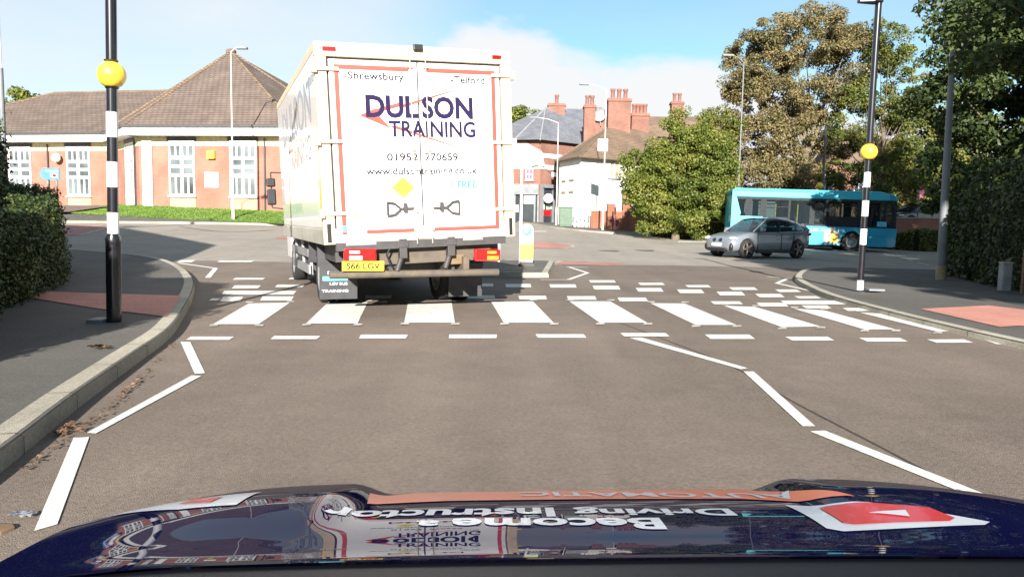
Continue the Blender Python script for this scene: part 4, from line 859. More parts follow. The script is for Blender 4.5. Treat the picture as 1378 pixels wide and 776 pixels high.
# beacon behind the bus
b = D(1103, 330, 44); r_ = empty('belisha_beacon', (b.x, b.y, gh(b.x, b.y)+KZ), 0, 'far crossing beacon whose yellow globe shows just above the bus roof', 'belisha beacon', 'striped crossing beacon columns')
zz_ = D(1099, 250, 44).z - r_.location.z; z2_ = D(1105, 170, 44).z - r_.location.z
mb = MB(); mb.tube((0,0,0), (0,0,z2_), .07); mb.build('pole', MAT['black_gloss'], r_); mb = MB(); mb.sphere((-.18,0,zz_), .2, n=16); mb.build('globe', MAT['globe'], r_)
mb = MB()
for k in range(3): mb = MB(); mb.tube((0,0,.6+k*.8), (0,0,1.0+k*.8), .075); mb.build('white_band', MAT['white_post'], r_)
# grey column right
b = G(1266, 374, KZ); r_ = empty('lamp_column', b, 0, 'grey lamp column with tan painted base in front of the dark right hedge', 'lamp column')
t_ = D(1282, 66, b.y) - b; mb = MB(); mb.tube(t_*.055, t_*.98, .10, .055, 16); mb.build('pole', MAT['grey_col'], r_); mb = MB(); mb.tube((0,0,-.05), t_*.055, .115, .113, 16); mb.build('base_door', MAT['tan_base'], r_)
mb = MB(); mb.sphere(t_*.98, .06, n=10); mb.build('cap', MAT['grey_col'], r_)
def lampcol(label, px, pyb, Y, pytop, armdx, mname='column_pale', rr=.052, armdz=.25, tw=None, lx=.6):
    b = D(px, pyb, Y); b.z = gh(b.x, b.y)+.1 if pyb > 260 else gh(b.x, b.y); r_ = empty('street_lamp', b, 0, label, 'street lamp', 'street lamps'); H = D(px, pytop, Y).z - b.z
    mb = MB(); mb.tube((0,0,0), (0,0,1.4), rr*1.6, rr*1.6, 10); mb.tube((0,0,1.4), (0,0,H), rr, rr*.6, 10); mb.build('pole', MAT[mname], r_)
    mb = MB(); mb.path([Vector((0,0,H-.02)), Vector((armdx*.5,0,H+armdz*.7)), Vector((armdx,0,H+armdz))], rr*.5); mb.build('arm', MAT[mname], r_)
    mb = MB(); s_ = 1 if armdx > 0 else -1; xa, xb = sorted((armdx-.05*s_, armdx+lx*s_)); mb.box(xa, xb, -.12, .12, H+armdz-.06, H+armdz+.05); mb.build('lantern', MAT['grey_col'], r_, .02); return r_
lampcol('pale street lamp standing on the grass in front of the brick building', 314, 290, 39, 70, .35, armdz=.2, lx=.5)
lampcol('pale street lamp in front of the corner shop', 748.5, 297, 58, 165, -1.6, armdz=.35)
lampcol('tall slim street lamp by the brick gate pier with sign plates', 811, 308, 50, 120, -1.2, 'column_pale', armdz=.3)
lampcol('grey street lamp at the left edge of the brown tree', 991, 316, 46, 84, -.7, 'grey_col', armdz=.4)
r_ = lampcol('dark blue based lamp column rising behind the left hedge', 9, 290, 24, -60, 1.2, 'white_post', .055)
mb = MB(); zz_ = D(9, 92, 24).z - r_.location.z; mb.tube((0,0,0), (0,0,zz_), .085, .075, 12); mb.build('lower_sleeve', MAT['grey_col'], r_)
# plates on column 811
mb = MB(); p = D(811, 195, 49.8); mb.box(p.x-.3, p.x+.35, 49.89, 49.945, p.z-.4, p.z+.4); o = mb.build('traffic_sign', MAT['render_white']); tag(o, 'small white sign plate high on the slim lamp column by the gate', 'sign')
# no bracing: pink post
p = D(827, 310, 50.5); mb = MB(); mb.tube((0,0,0), (0,0,1.9), .05, n=10); o = mb.build('marker_post', MAT['pink']); o.location = (p.x, p.y, gh(p.x, p.y)+.1); tag(o, 'thin pinkish post standing before the brick garden wall', 'post')
# keep-left bollard
b = G(708, 358, KZ); kb = empty('traffic_bollard', b, R(2), 'yellow and white keep left bollard on the traffic island', 'bollard'); hB = D(708, 301, b.y).z - b.z; W2 = .16
arc = [(W2*math.cos(R(a)), hB-W2+W2*math.sin(R(a))) for a in range(0, 181, 15)]
mb = MB(); mb.prism_xz([(-W2, .12)] + [(W2, .12)] + arc, -.1, .1); mb.build('shell', MAT['white_post'], kb, .02)
mb = MB(); mb.prism_xz([(-W2-.004, .16), (W2+.004, .16), (W2+.004, .56), (-W2-.004, .56)], -.104, .104); mb.build('yellow_panel', MAT['bollard_yellow'], kb, .01)
mb = MB(); mb.prism([(-.2,-.14),(.2,-.14),(.2,.14),(-.2,.14)], 0, .06); mb.prism([(-.17,-.12),(.17,-.12),(.17,.12),(-.17,.12)], .06, .12); mb.build('foot', MAT['dark_metal'], kb, .01)
mb = MB(); mb.lathe((0, -.108, hB-.17), [(0, 0), (.125, 0), (.13, .006)], 24, 0, 'y'); kd = mb.build('sign_disc', MAT['cyan'], kb)
mb = MB(); mb.M = Matrix.Translation((0, -.111, hB-.17)) @ Matrix.Rotation(R(-45), 4, 'Y'); mb.prism_xz([(.09, .014), (-.02, .014), (-.02, .045), (-.09, 0), (-.02, -.045), (-.02, -.014), (.09, -.014)], 0, .002); mb.build('arrow', MAT['white_post'], kd)
b = G(700, 356, KZ); mb = MB(); mb.tube((0,0,0), (0,0,D(700, 200, b.y).z-b.z), .035, .035, 12); 
o = empty('sign_pole', b, 0, 'slim white pole on the traffic island behind the keep left bollard', 'pole'); mb.build('pole', MAT['white_post'], o); mb = MB(); mb.sphere((0,0,D(700, 200, b.y).z-b.z+.02), .045, n=12); mb.build('cap', MAT['white_post'], o)
b = G(671, 352, KZ); mb = MB(); mb.tube((0,0,0), (0,0,.95), .04, .04, 12); o = mb.build('marker_post', MAT['white_post']); o.location = b; tag(o, 'short white post on the island seen beneath the lorry box', 'post')
# blue direction sign left
b = D(68, 300, 27); r_ = empty('direction_sign', (b.x, b.y, gh(b.x, b.y)), R(8), 'blue arrow shaped direction sign on two posts above the left hedge', 'sign')
z = D(68, 234, 27).z - r_.location.z; mb = MB(); mb.prism_xz([(-.3, z), (-.18, z+.21), (.37, z+.21), (.37, z-.21), (-.18, z-.21)], -.02, .02); bd = mb.build('board', MAT['sign_blue'], r_)
mb = MB(); mb.box(-.1, .33, -.026, -.021, z+.08, z+.12); mb.box(.08, .3, -.026, -.021, z-.12, z+.02); mb.build('symbol', MAT['white_post'], bd); mb = MB(); mb.lathe((.2, -.03, z-.05), [(0,0),(.06,0),(.06,.003)], 12, 0, 'y'); mb.build('symbol', MAT['lens_red'], bd)
mb = MB(); mb.tube((-.05,.04,0), (-.05,.04,z+.2), .03); mb.tube((.25,.04,0), (.25,.04,z+.2), .03); mb.build('post', MAT['grey_col'], r_)
# right bollards
b = G(1351, 391, KZ); mb = MB(); mb.prism([(-.09,-.07),(.09,-.07),(.09,.07),(-.09,.07)], 0, .50); o = empty('pavement_bollard', b, 0, 'grey square bollard at the foot of the right hedge', 'bollard'); mb.build('shaft', MAT['bollard_grey'], o, .015); mb = MB(); mb.box(-.095, .095, -.075, .075, .502, .53); mb.build('cap', MAT['kerb_stone'], o, .01)
b = G(1376, 395, KZ); o = empty('sign_post', b, 0, 'small white sign on a timber post at the right edge by the hedge', 'sign'); mb = MB(); mb.box(-.025, .025, -.02, .03, 0, .78); mb.build('post', MAT['wood'], o); mb = MB(); mb.box(-.04, .28, -.04, -.021, .68, .80); mb.build('plate', MAT['white_post'], o)
# flag pole / banner
p = D(1234, 270, 48); o = empty('banner_pole', (p.x, p.y, gh(p.x, p.y)), 0, 'pink and white banner on a thin pole behind the bus', 'banner'); H = D(1234, 246, 48).z - o.location.z
mb = MB(); mb.tube((0,0,0), (0,0,H), .05); mb.build('pole', MAT['grey_col'], o); mb = MB(); mb.box(.06, .42, -.03, .03, H-.95, H); mb.build('banner', MAT['pink'], o)

# ------------------------------------------------------------------ cars
def make_car(root, paint, front_detail=True, plate='BX24 KLM'):
    st = [(-2.17,.50,.86,.60),(-2.12,.34,.98,.74),(-1.85,.26,1.02,.84),(-1.3,.2,1.0,.895),(-.6,.19,.975,.90),(.3,.19,.95,.90),(.9,.19,.94,.895),(1.35,.2,.89,.885),(1.75,.2,.82,.85),(2.0,.22,.74,.76),(2.13,.3,.66,.62)]
    mb = MB(); vs = []
    for x, zb_, zt_, hw in st:
        half = [(hw*.80, zb_), (hw*.96, zb_+.10), (hw, zb_+(zt_-zb_)*.45), (hw*.975, zb_+(zt_-zb_)*.72), (hw*.99, zt_-.07), (hw*.90, zt_-.005), (hw*.5, zt_+.02)]
        ring = half + [(-a, z) for a, z in reversed(half)]; vs += [(x, a, z) for a, z in ring]
    k = 14; fs = [(i*k+j, i*k+(j+1) % k, (i+1)*k+(j+1) % k, (i+1)*k+j) for i in range(len(st)-1) for j in range(k)] + [tuple(range(k)), tuple(range(len(vs)-k, len(vs)))]
    mb.add(vs, fs, 0, True); body = mb.build('body', MAT[paint], root, subd=2)
    cs = []
    for x in (-1.32, 1.35):
        c = MB(); c.tube((x, -1.1, .33), (x, -.62, .33), .375, n=28); cs.append(c); c = MB(); c.tube((x, .62, .33), (x, 1.1, .33), .375, n=28); cs.append(c)
    cut(body, cs)
    for x in (-1.32, 1.35):
        for y in (-.79, .79): wheel(root, x, y, .33, .22, 'y', 'rim', spokes=5, rim_r=.72)
    # greenhouse
    gs = [(-2.0,.96,1.0,.60),(-1.78,.96,1.17,.60),(-1.40,.96,1.33,.61),(-.9,.95,1.42,.62),(-.2,.94,1.435,.62),(.22,.93,1.40,.61),(.60,.92,1.22,.64),(1.02,.91,.955,.70)]
    def ring(x, zb_, zt_, hw, o=0): 
        lo = .80; return [(lo+o, zb_), (hw+(lo-hw)*.45+o, zb_+(zt_-zb_)*.6), (hw+.02+o, zt_-.03), (hw-.12, zt_+o), (0, zt_+.012+o)]
    vs = []
    for g_ in gs: h_ = ring(*g_); vs += [(g_[0], a, z) for a, z in h_] + [(g_[0], -a, z) for a, z in reversed(h_[:-1])]
    k = 9; mb = MB(); mb.add(vs, [(i*k+j, i*k+j+1, (i+1)*k+j+1, (i+1)*k+j) for i in range(len(gs)-1) for j in range(k-1)] + [tuple(range(k)), tuple(range(len(vs)-k, len(vs)))], 0, True)
    mb.build('glazing', MAT['glass_tint' if front_detail else 'glass_dark'], root)
    mb = MB(); ro = gs[1:6]; vs = []
    for x, zb_, zt_, hw in ro: vs += [(x, a, z) for a, z in [(hw+.035, zt_-.06), (hw+.03, zt_-.015), (hw-.12, zt_+.012), (0, zt_+.025), (-hw+.12, zt_+.012), (-hw-.03, zt_-.015), (-hw-.035, zt_-.06)]]
    mb.add(vs, [(i*7+j, i*7+j+1, (i+1)*7+j+1, (i+1)*7+j) for i in range(len(ro)-1) for j in range(6)], 0, True); mb.build('roof', MAT[paint], root)
    for sgn in (-1, 1):
        mb = MB()
        for a, b_, r_w in (((1.04, .80, .93), (.24, .645, 1.385), .032), ((-2.0, .72, .98), (-1.72, .66, 1.22), .085), ((-1.72, .79, .98), (-1.95, .74, .98), .05)):
            mb.tube((a[0], sgn*a[1], a[2]), (b_[0], sgn*b_[1], b_[2]), r_w, r_w*.8, 6)
        mb.build('pillar', MAT[paint], root)
        mb = MB(); mb.tube((-.32, sgn*.822, .95), (-.42, sgn*.655, 1.38), .03, n=6); mb.tube((-1.22, sgn*.82, .97), (-1.32, sgn*.665, 1.34), .022, n=6); mb.build('door_pillar', MAT['black'], root)
        mb = MB()
        for x in (.86, -.38, -1.05): mb.box(x-.006, x+.006, sgn*.893-.012, sgn*.893+.012, .3, .9)
        mb.box(-1.0, .9, sgn*.87-.03, sgn*.87+.03, .19, .27); mb.build('door_seam', MAT['black'], root)
        mb = MB()
        for x in (-.2, -.92): mb.box(x-.1, x+.1, sgn*.895-.012, sgn*.895+.018, .80, .83)
        mb.build('door_handle', MAT[paint], root, .006)
        mb = MB(); mb.box(.62, .80, min(sgn*.92, sgn*1.06), max(sgn*.92, sgn*1.06), .95, 1.08); mb.tube((.72, sgn*.82, .96), (.72, sgn*.94, .99), .03); mb.build('wing_mirror', MAT[paint], root, .03)
        mb = MB(); mb.M = Matrix.Translation((1.93, sgn*.66, .70)) @ Matrix.Rotation(sgn*R(-32), 4, 'Z'); mb.sphere((0,0,0), 1, .17, .20, .062, n=14); mb.build('headlight', MAT['lens_clear'], root)
        mb = MB(); mb.M = Matrix.Translation((-2.0, sgn*.7, .88)) @ Matrix.Rotation(sgn*R(25), 4, 'Z'); mb.sphere((0,0,0), 1, .14, .17, .07, n=12); mb.build('rear_light', MAT['lens_red'], root)
        mb = MB(); mb.M = Matrix.Translation((2.0, sgn*.66, .40)) @ Matrix.Rotation(sgn*R(-40), 4, 'Z'); mb.sphere((0,0,0), 1, .08, .12, .15, n=12); mb.build('air_intake', MAT['black'], root)
    mb = MB()
    for sgn in (-1, 1): mb.sphere((2.05, sgn*.17, .62), 1, .09, .15, .09, n=14)
    mb.build('grille', MAT['black_gloss'], root); mb = MB(); mb.box(2.02, 2.16, -.5, .5, .24, .36); mb.build('lower_grille', MAT['black'], root, .03)
    mb = MB(); mb.box(2.135, 2.155, -.26, .26, .42, .53); mb.box(-2.2, -2.18, -.26, .26, .6, .71); mb.build('number_plate', MAT['white_post'], root, .004)
    if front_detail:
        mb = MB()
        for x in (.1, -.85):
            for y in (-.38, .38): mb.box(x-.28, x+.28, y-.25, y+.25, .35, .55); mb.box(x-.38, x-.24, y-.24, y+.24, .5, 1.12); mb.box(x-.36, x-.27, y-.12, y+.12, 1.14, 1.3)
        mb.box(.55, 1.0, -.7, .7, .6, .93); mb.build('seats', MAT['interior'], root, .03)
pf = G(1001, 347); pr_ = G(1074, 349.5)
car = empty('hatchback_car', (0,0,0), 0, 'grey hatchback car turning across the junction in front of the bus', 'car'); make_car(car, 'car_grey')
HD = R(180+25); near_mid = D(1036, 348, 29.3)
car.rotation_euler = (0, 0, HD); car.scale = (.94, 1, 1.06); dirv = Vector((math.cos(HD), math.sin(HD))); side = Vector((-dirv.y, dirv.x)) # left side of car
# front near wheel should be at px 1001
c0 = D(1019, 330, 29.0); car.location = (c0.x, c0.y, gh(c0.x, c0.y)+.0)
pc = empty('parked_car', (0,0,0), 0, 'dark blue parked car half hidden behind the low red brick garden wall', 'car'); make_car(pc, 'car_dark', False); p = D(852, 300, 57.5); pc.location = (p.x, p.y, gh(p.x, p.y)+KZ); pc.rotation_euler = (0, 0, R(12))
pc2 = copy_tree(pc); pc2['label'] = 'black parked car behind the orange brick wall right of the bus'; p = D(1232, 300, 47.5); pc2.location = (p.x, p.y, D(1232, 301, 47.5).z-.2); pc2.rotation_euler = (0, 0, R(200)); pc2['group'] = 'dark cars parked behind walls'; pc['group'] = 'dark cars parked behind walls'
mb = MB(); mb.prism([(p.x-4, 45.2), (p.x+8, 44.2), (p.x+9, 52), (p.x-4, 52)], -.3, pc2.location.z-.001); struct(mb.build('car_park', MAT['asphalt_far']))
gwall('boundary_wall', 'orange brick boundary wall right of the bus below the black car', (1190, 1300), 44.5, 43, 1.75, 'brick_orange')

# ------------------------------------------------------------------ bus
bA = D(983, 300, 38.6); bB = D(1207, 300, 37.4); ang = math.atan2(bB.y-bA.y, bB.x-bA.x); BLn = (bB.xy-bA.xy).length
bus = empty('single_decker_bus', (bA.x, bA.y, .16), ang, 'turquoise and blue single decker bus passing behind the grey hatchback', 'bus')
BH = 3.05; BW = 2.45
def fr(px, py=290):  # local x of a pixel column on near side
    return upx(bA.xy, bB.xy, px, py)
z_at = lambda px, py: (lambda u: CAMZ + (lambda d, Y: d.z/d.y*Y)(ray(px, py), bA.y+(bB.y-bA.y)*u/BLn))(fr(px, py))
wl, wh_z = 1.22, 2.48
mb = MB(); # lower panels near and far sides (y=0 near side)
xs_w = fr(1148); wr = .47
def side_lower(mb, y0, y1, mi):
    # lower side with two wheel arches
    xr = 2.6
    def arch(xc): return [(xc+.56*math.cos(R(a)), .48+.56*math.sin(R(a))) for a in range(180, -1, -20)]
    poly = [(.05, .28)] + [(xr-.56, .28)] + arch(xr) + [(xr+.56, .28), (xs_w-.56, .28)] + arch(xs_w) + [(xs_w+.56, .28), (BLn-.15, .28), (BLn-.02, .6), (BLn, wl), (0, wl), (0, .5)]
    mb.prism_xz(poly, y0, y1, mi)
xsplit = fr(1085)
side_lower(mb, 0, .05, 0); side_lower(mb, BW-.05, BW, 0); mb.box(BLn-.25, BLn, .06, BW-.06, .30, wl-.1, 0); mb.build('lower_panel', MAT['blue'], bus)
mb = MB(); mb.box(0.0, .06, .0, BW, .5, BH-.1, 0); mb.prism_xz([(-.01, .45), (.45, .45), (.32, 1.0), (.45, 1.8), (.2, 2.62), (-.01, 2.62)], -.006, .0); mb.prism_xz([(-.01, 1.2), (1.55, 1.2), (1.55, 1.62), (-.01, 1.62)], -.009, -.007); mb.build('rear_panel', MAT['aqua'], bus)
mb = MB(); mb.box(.0, BLn-.5, 0, BW, wh_z+.12, BH-.12); mb.prism_xz([(0, BH-.12), (.12, BH), (BLn-.9, BH), (BLn-.35, BH-.12)], .1, BW-.1); mb.build('roof', MAT['aqua'], bus, .05)
mb = MB(); mb.prism_xz([(BLn-.5, wh_z+.12), (BLn-.5, BH-.1), (BLn-.3, BH-.12), (BLn-.04, BH-.32), (BLn-.02, wh_z+.1)], -.002, BW+.002); mb.build('front_dome', MAT['blue'], bus, .05)
mb = MB()
pil = [0.05, fr(980), fr(986), fr(1006), fr(1026), fr(1061), fr(1092), fr(1110), fr(1130), fr(1157), fr(1162), fr(1190), fr(1202)]
pw = [.4, .3, .08, .3, .3, .10, .25, .1, .1, .35, .1, .12, .1]
for yy in (0.012, BW-.05):
    for u, ww in zip(pil, pw): mb.box(max(.06, u-ww/2), min(BLn-.02, u+ww/2), yy, yy+.04, wl, wh_z+.12)
    mb.box(.06, BLn-.1, yy-.004, yy+.036, wh_z, wh_z+.12); mb.box(.06, BLn-.05, yy-.004, yy+.036, wl, wl+.1)
    mb.box(fr(1026), fr(1061), yy-.002, yy+.03, 2.12, 2.15)
mb.box(fr(980), fr(1060), -.001, .03, wl+.1, 1.62); mb.box(fr(1112), fr(1155), .0, .03, wl+.1, 1.75)
mb.build('window_frame', MAT['bus_pillar'], bus)
mb = MB(); mb.box(.06, BLn-.06, .02, .03, wl, wh_z); mb.box(.06, BLn-.06, BW-.03, BW-.02, wl, wh_z); mb.box(BLn-.05, BLn-.03, .1, BW-.1, wl-.1, wh_z+.1); mb.build('window_glass', MAT['glass'], bus)
mb = MB(); mb.box(.1, BLn-.3, .1, BW-.1, .35, .42); mb.box(.1, 2.0, .1, BW-.1, .42, .9); mb.box(BLn-.6, BLn-.3, .1, 1.2, .42, 1.3)
mb.build('floor', MAT['interior'], bus)
seat0 = None
for i in range(8):
    for y in (.35, 1.85):
        x = .9+i*.85
        if x > BLn-3: continue
        if seat0 is None:
            mb = MB(); mb.box(-.2, .25, -.22, .42, .75, .9); mb.prism_xz([(-.22, .85), (-.12, .85), (-.2, 1.65), (-.28, 1.65)], -.22, .42); seat0 = mb.build('seat', MAT['seat'], bus, .03); seat0.location = (x, y, 0)
        else: s_ = seat0.copy(); COL.objects.link(s_); s_.parent = bus; s_.location = (x, y, 0)
mb = MB()
for u in (fr(1126), fr(1075), fr(1045)): mb.tube((u, .5, .4), (u, .5, 2.5), .03, n=8)
mb.tube((.5, .9, 2.3), (BLn-1.5, .9, 2.3), .025, n=8); mb.build('grab_pole', MAT['yellow_rail'], bus)
for x in (2.6, xs_w):
    for y in (.14, BW-.14): wheel(bus, x, y, .46, .27, 'y', 'steel', rim_r=.55)
mb = MB(); mb.box(.3, BLn-.4, .3, BW-.3, .32, .5)
for x in (2.6, xs_w): mb.box(x-.6, x+.6, .28, BW-.28, .5, 1.05)
mb.build('underfloor', MAT['black'], bus)
u0_, u1_ = fr(1089), fr(1109); mb = MB()
for a, b_, c, d_ in ((u0_, u1_, wl-.04, wl-.02), (u0_, u1_, .32, .345), (u0_, u0_+.03, .34, wl), (u1_-.03, u1_, .34, wl), (fr(1170), fr(1200), .82, .84)): mb.box(a, b_, -.006, -.001, c, d_)
mb.build('panel_seam', MAT['sign_blue'], bus)
mb = MB(); u = fr(1120); mb.box(u-.35, u+.4, -.004, -.001, .34, .95); mb.prism_xz([(u-.2, .95), (u+.25, .95), (u+.15, 1.2), (u-.1, 1.2)], -.004, -.001); mb.build('advert', MAT['skirt_grey'], bus); mb = MB(); mb.box(u-.02, u+.27, -.008, -.005, .42, .9); mb.build('advert_glass', MAT['yellow'], bus)
mb = MB(); u = fr(1157); mb.prism_xz([(u-.35, 1.2), (u-.15, 1.2), (u+.1, .85), (u-.05, .9)], -.004, -.001); mb.build('swoosh', MAT['aqua'], bus)
letters(bus, 'web_lettering', [('arrivabus.co.uk', fr(1094), .98, 2.9, .16, 0)], Matrix(((1,0,0,0),(0,0,-1,-.004),(0,1,0,0),(0,0,0,1))), MAT['white_post'])
mb = MB(); u = fr(1186); mb.box(u-.2, u+.25, .0, .01, 1.3, 1.55); mb.build('notice', MAT['cyan'], bus)
# people on the bus
def seated(root, face=0, top='cloth_dark'):
    J = {'pel':(0,0,.45),'sp':(-.03,0,.72),'ch':(-.02,0,.95),'nk':(0,0,1.1),'hd':(.02,0,1.2),'ht':(.02,0,1.3)}
    V = list(J.values()); E = [(0,1),(1,2),(2,3),(3,4),(4,5)]; Rd = [.16,.15,.17,.06,.095,.08]
    for s_ in (-1, 1):
        b0 = len(V); V += [(.02, s_*.1, .45), (.42, s_*.12, .48), (.45, s_*.12, .08), (.56, s_*.12, .04)]; E += [(0,b0),(b0,b0+1),(b0+1,b0+2),(b0+2,b0+3)]; Rd += [.1,.075,.045,.04]
        b0 = len(V); V += [(-.02, s_*.19, 1.0), (.03, s_*.24, .74), (.27, s_*.2, .78), (.34, s_*.18, .8)]; E += [(2,b0),(b0,b0+1),(b0+1,b0+2),(b0+2,b0+3)]; Rd += [.065,.045,.035,.035]
    me = bpy.data.meshes.new('body'); me.from_pydata(V, E, []); o = bpy.data.objects.new('body', me); COL.objects.link(o); o.parent = root
    o.modifiers.new('k', 'SKIN'); sv_ = me.skin_vertices[0].data
    for i, r_ in enumerate(Rd): sv_[i].radius = (r_, r_)
    sv_[0].use_root = True; q = o.modifiers.new('s', 'SUBSURF'); q.levels = q.render_levels = 1; me.materials.append(MAT[top])
    mb = MB(); mb.sphere((.03, 0, 1.26), .1, .95, .8, 1.2, n=14); mb.sphere((.125, 0, 1.25), .016, n=8); mb.sphere((.03, .085, 1.25), .02, n=8); mb.sphere((.03, -.085, 1.25), .02, n=8)
    mb.build('face', MAT['skin'], root); mb = MB(); mb.sphere((.005, 0, 1.30), .105, .98, .85, 1.0, n=14); mb.build('hair', MAT['black'], root)
def onbus(u, v, z): return bus.matrix_basis @ Vector((u, v, z))
bus.rotation_euler = (0, R(1.0), ang)
p = Matrix.Translation(bus.location) @ Matrix.Rotation(ang, 4, 'Z')
o = empty('person', p @ Vector((fr(990), .55, .55)), ang, 'passenger in dark clothes seated at the rear window of the bus', 'person'); seated(o)
o = empty('person', p @ Vector((fr(1182), .55, .55)), ang, 'driver in dark clothes seated at the front of the bus', 'person'); seated(o)

# ------------------------------------------------------------------ vegetation in view
tree('broad_tree', 'rounded leafy green tree between the white house and the bus', D(912, 300, 42).x, 42.5, [(0,0,3.2,2.7,2.2,2.2),(1.3,0,4.3,1.9,1.8,1.6),(-1.6,-.3,2.8,1.6,1.6,1.5),(-.3,-.3,5.0,1.6,1.4,1.2),(1.9,0,2.5,1.6,1.6,1.5),(-.9,-.4,4.1,1.5,1.5,1.4),(.5,0,6.0,1.7,1.5,1.3),(1.6,0,5.4,1.5,1.4,1.3),(-2.2,-.2,3.6,1.3,1.3,1.3),(-.6,-.7,1.5,2.0,1.2,1.2),(1.4,-.6,1.4,1.9,1.2,1.2)], 400, 95000, .13, .5, 'leaf_green', tr=.22)
tree('bushy_tree', 'green yellow tree beside the grey street lamp, left of the tall brown tree', D(965, 300, 46).x, 47, [(0,0,4.5,1.7,1.5,2.0),(.3,0,6.8,1.3,1.2,1.6),(-.6,0,3,1.5,1.5,1.5),(.5,0,2.5,1.5,1.4,1.4)], 160, 32000, .14, .5, 'leaf_olive', tr=.18)
tree('tall_tree', 'tall tree with brown autumn crown rising behind the bus', D(1088, 300, 50).x, 51, [(-0.31, 0, 13.36, 3.74, 2.6, 2.06), (-3.33, 0, 11.87, 2.29, 2, 1.95), (2.29, 0, 12.08, 2.29, 2.2, 2.29), (-2.7, 0, 9.12, 2.7, 2.2, 1.72), (1.04, 0, 9.43, 2.5, 2, 1.49), (-3.74, 0, 6.68, 2.29, 2, 1.6), (-0.62, 0, 7.0, 1.87, 1.8, 1.26), (-3.43, 0, 4.45, 2.5, 2, 1.49), (1.98, 0, 6.36, 1.25, 1.4, 0.92), (-1.25, -0.5, 4.45, 1.77, 1.6, 1.26), (-4.37, 0, 10.18, 1.25, 1.4, 1.14)], 520, 140000, .145, .62, 'leaf_brown', 'bark_pale', tr=.33, trunk_h=10)
tree('slender_tree', 'olive green and tan tree between the brown tree and the right pole', D(1190, 300, 48).x, 49, [(0.0, 0, 12.66, 1.2, 1.2, 1.9), (1.4, 0, 11.07, 1.5, 1.4, 1.54), (-1.2, 0, 9.49, 1.8, 1.5, 1.42), (1.2, 0, 8.59, 1.8, 1.5, 1.31), (-2.3, 0, 7.46, 1.4, 1.3, 1.07), (0.4, 0, 6.44, 2.0, 1.6, 1.19), (2.0, 0, 4.97, 1.6, 1.5, 1.42), (-1.2, 0, 4.07, 2.4, 1.6, 1.19), (2.4, 0, 2.82, 1.8, 1.6, 1.42), (-2.6, 0, 4.41, 1.3, 1.3, 1.07)], 260, 52000, .145, .55, 'leaf_olive', tr=.2, trunk_h=9)
tree('far_tree', 'distant green tree behind the left end of the brick building roof', D(28, 200, 75).x, 75, [(0,0,8.2,3.8,3,3.2),(-3,0,7,3,3,2.6),(2.4,0,7.4,2.2,2.5,2.3)], 120, 14000, .32, .9, 'leaf_green')
tree('far_tree', 'distant green tree between the lorry and the slate roof', D(703, 200, 95).x, 95, [(0,0,10.5,3.0,3,3.4),(-2.5,0,9,3,3,3)], 110, 12000, .36, 1.0, 'leaf_green')
tree('backdrop_tree', 'dark green tree filling the gap between the slender tree and the right hand tree', D(1250, 300, 56).x, 57, [(0,0,3.5,3.0,2.5,2.5),(-.5,0,7.0,2.8,2.4,2.4),(.5,0,10.2,2.4,2.2,2.0),(2.2,0,5,2.5,2.4,3)], 240, 42000, .2, .7, 'leaf_olive', tr=.25)
tree('overhanging_tree', 'large dark tree filling the right edge above the hedge', 20.0, 28, [(-.6,0,3.2,4.0,3.4,3.0),(-1.0,0,6.4,4.1,3.4,2.8),(1.5,-1,4,4,3,4),(-.6,.3,9.6,3.8,3.2,2.6),(.8,-.5,12.2,3.8,3.2,2.4),(3.6,0,9,4,3.4,5),(2.2,-2.0,6,4,3,4.5),(-2.2,0,8.0,2.6,2.4,1.8)], 650, 150000, .19, .75, 'leaf_shaded', tr=.35)
hedge('hedge', 'dark unclipped hedge along the back of the right pavement', [(12.2, 18.2, .1, 1.5, 2.0), (11.5, 15.5, .1, 1.6, 2.4), (11.0, 12.5, .1, 1.8, 2.6), (11.0, 8, .1, 1.9, 2.8), (11.0, 2, .1, 1.9, 2.6)], .11, 42000, 'leaf_shaded')
tree('overhanging_tree', 'nearer dark tree at the right edge rising directly out of the hedge', 13.0, 12.6, [(-.4,.4,3.2,2.6,2.6,1.9),(.2,-.6,5.2,2.9,2.6,2.1),(-.5,.8,6.9,2.3,2.3,1.6),(.6,-1.6,2.6,2.6,2.6,2.0),(1.2,0,8.6,2.6,2.6,1.8),(-4.3,.5,4.7,1.5,1.3,.9),(-2.6,.3,5.4,1.5,1.3,1.0)], 300, 75000, .12, .5, 'leaf_shaded', tr=.3)
hedge('hedge', 'low green hedge under the rounded tree behind the hatchback', [(D(886, 300, 46).x, 46, gh(8, 46), .8, 1.3), (D(930, 300, 45).x, 45, gh(11, 45), .9, 1.6), (D(1000, 300, 43.5).x, 43.5, gh(15, 43), 1.0, 1.6), (D(1060, 300, 43).x, 43, 0.1, 1.0, 1.4), (D(1190, 300, 43).x, 43.5, .1, .8, 1.3)], .16, 22000, 'leaf_olive')
hedge('shrub_bed', 'green shrubs at the foot of the orange brick wall', [(D(1205, 300, 42).x, 42.2, .0, .6, .9), (D(1240, 300, 41).x, 41.4, 0, .7, 1.15), (D(1285, 300, 41).x, 41, .0, .8, 1.2)], .14, 7000, 'leaf_olive', 'shrub')
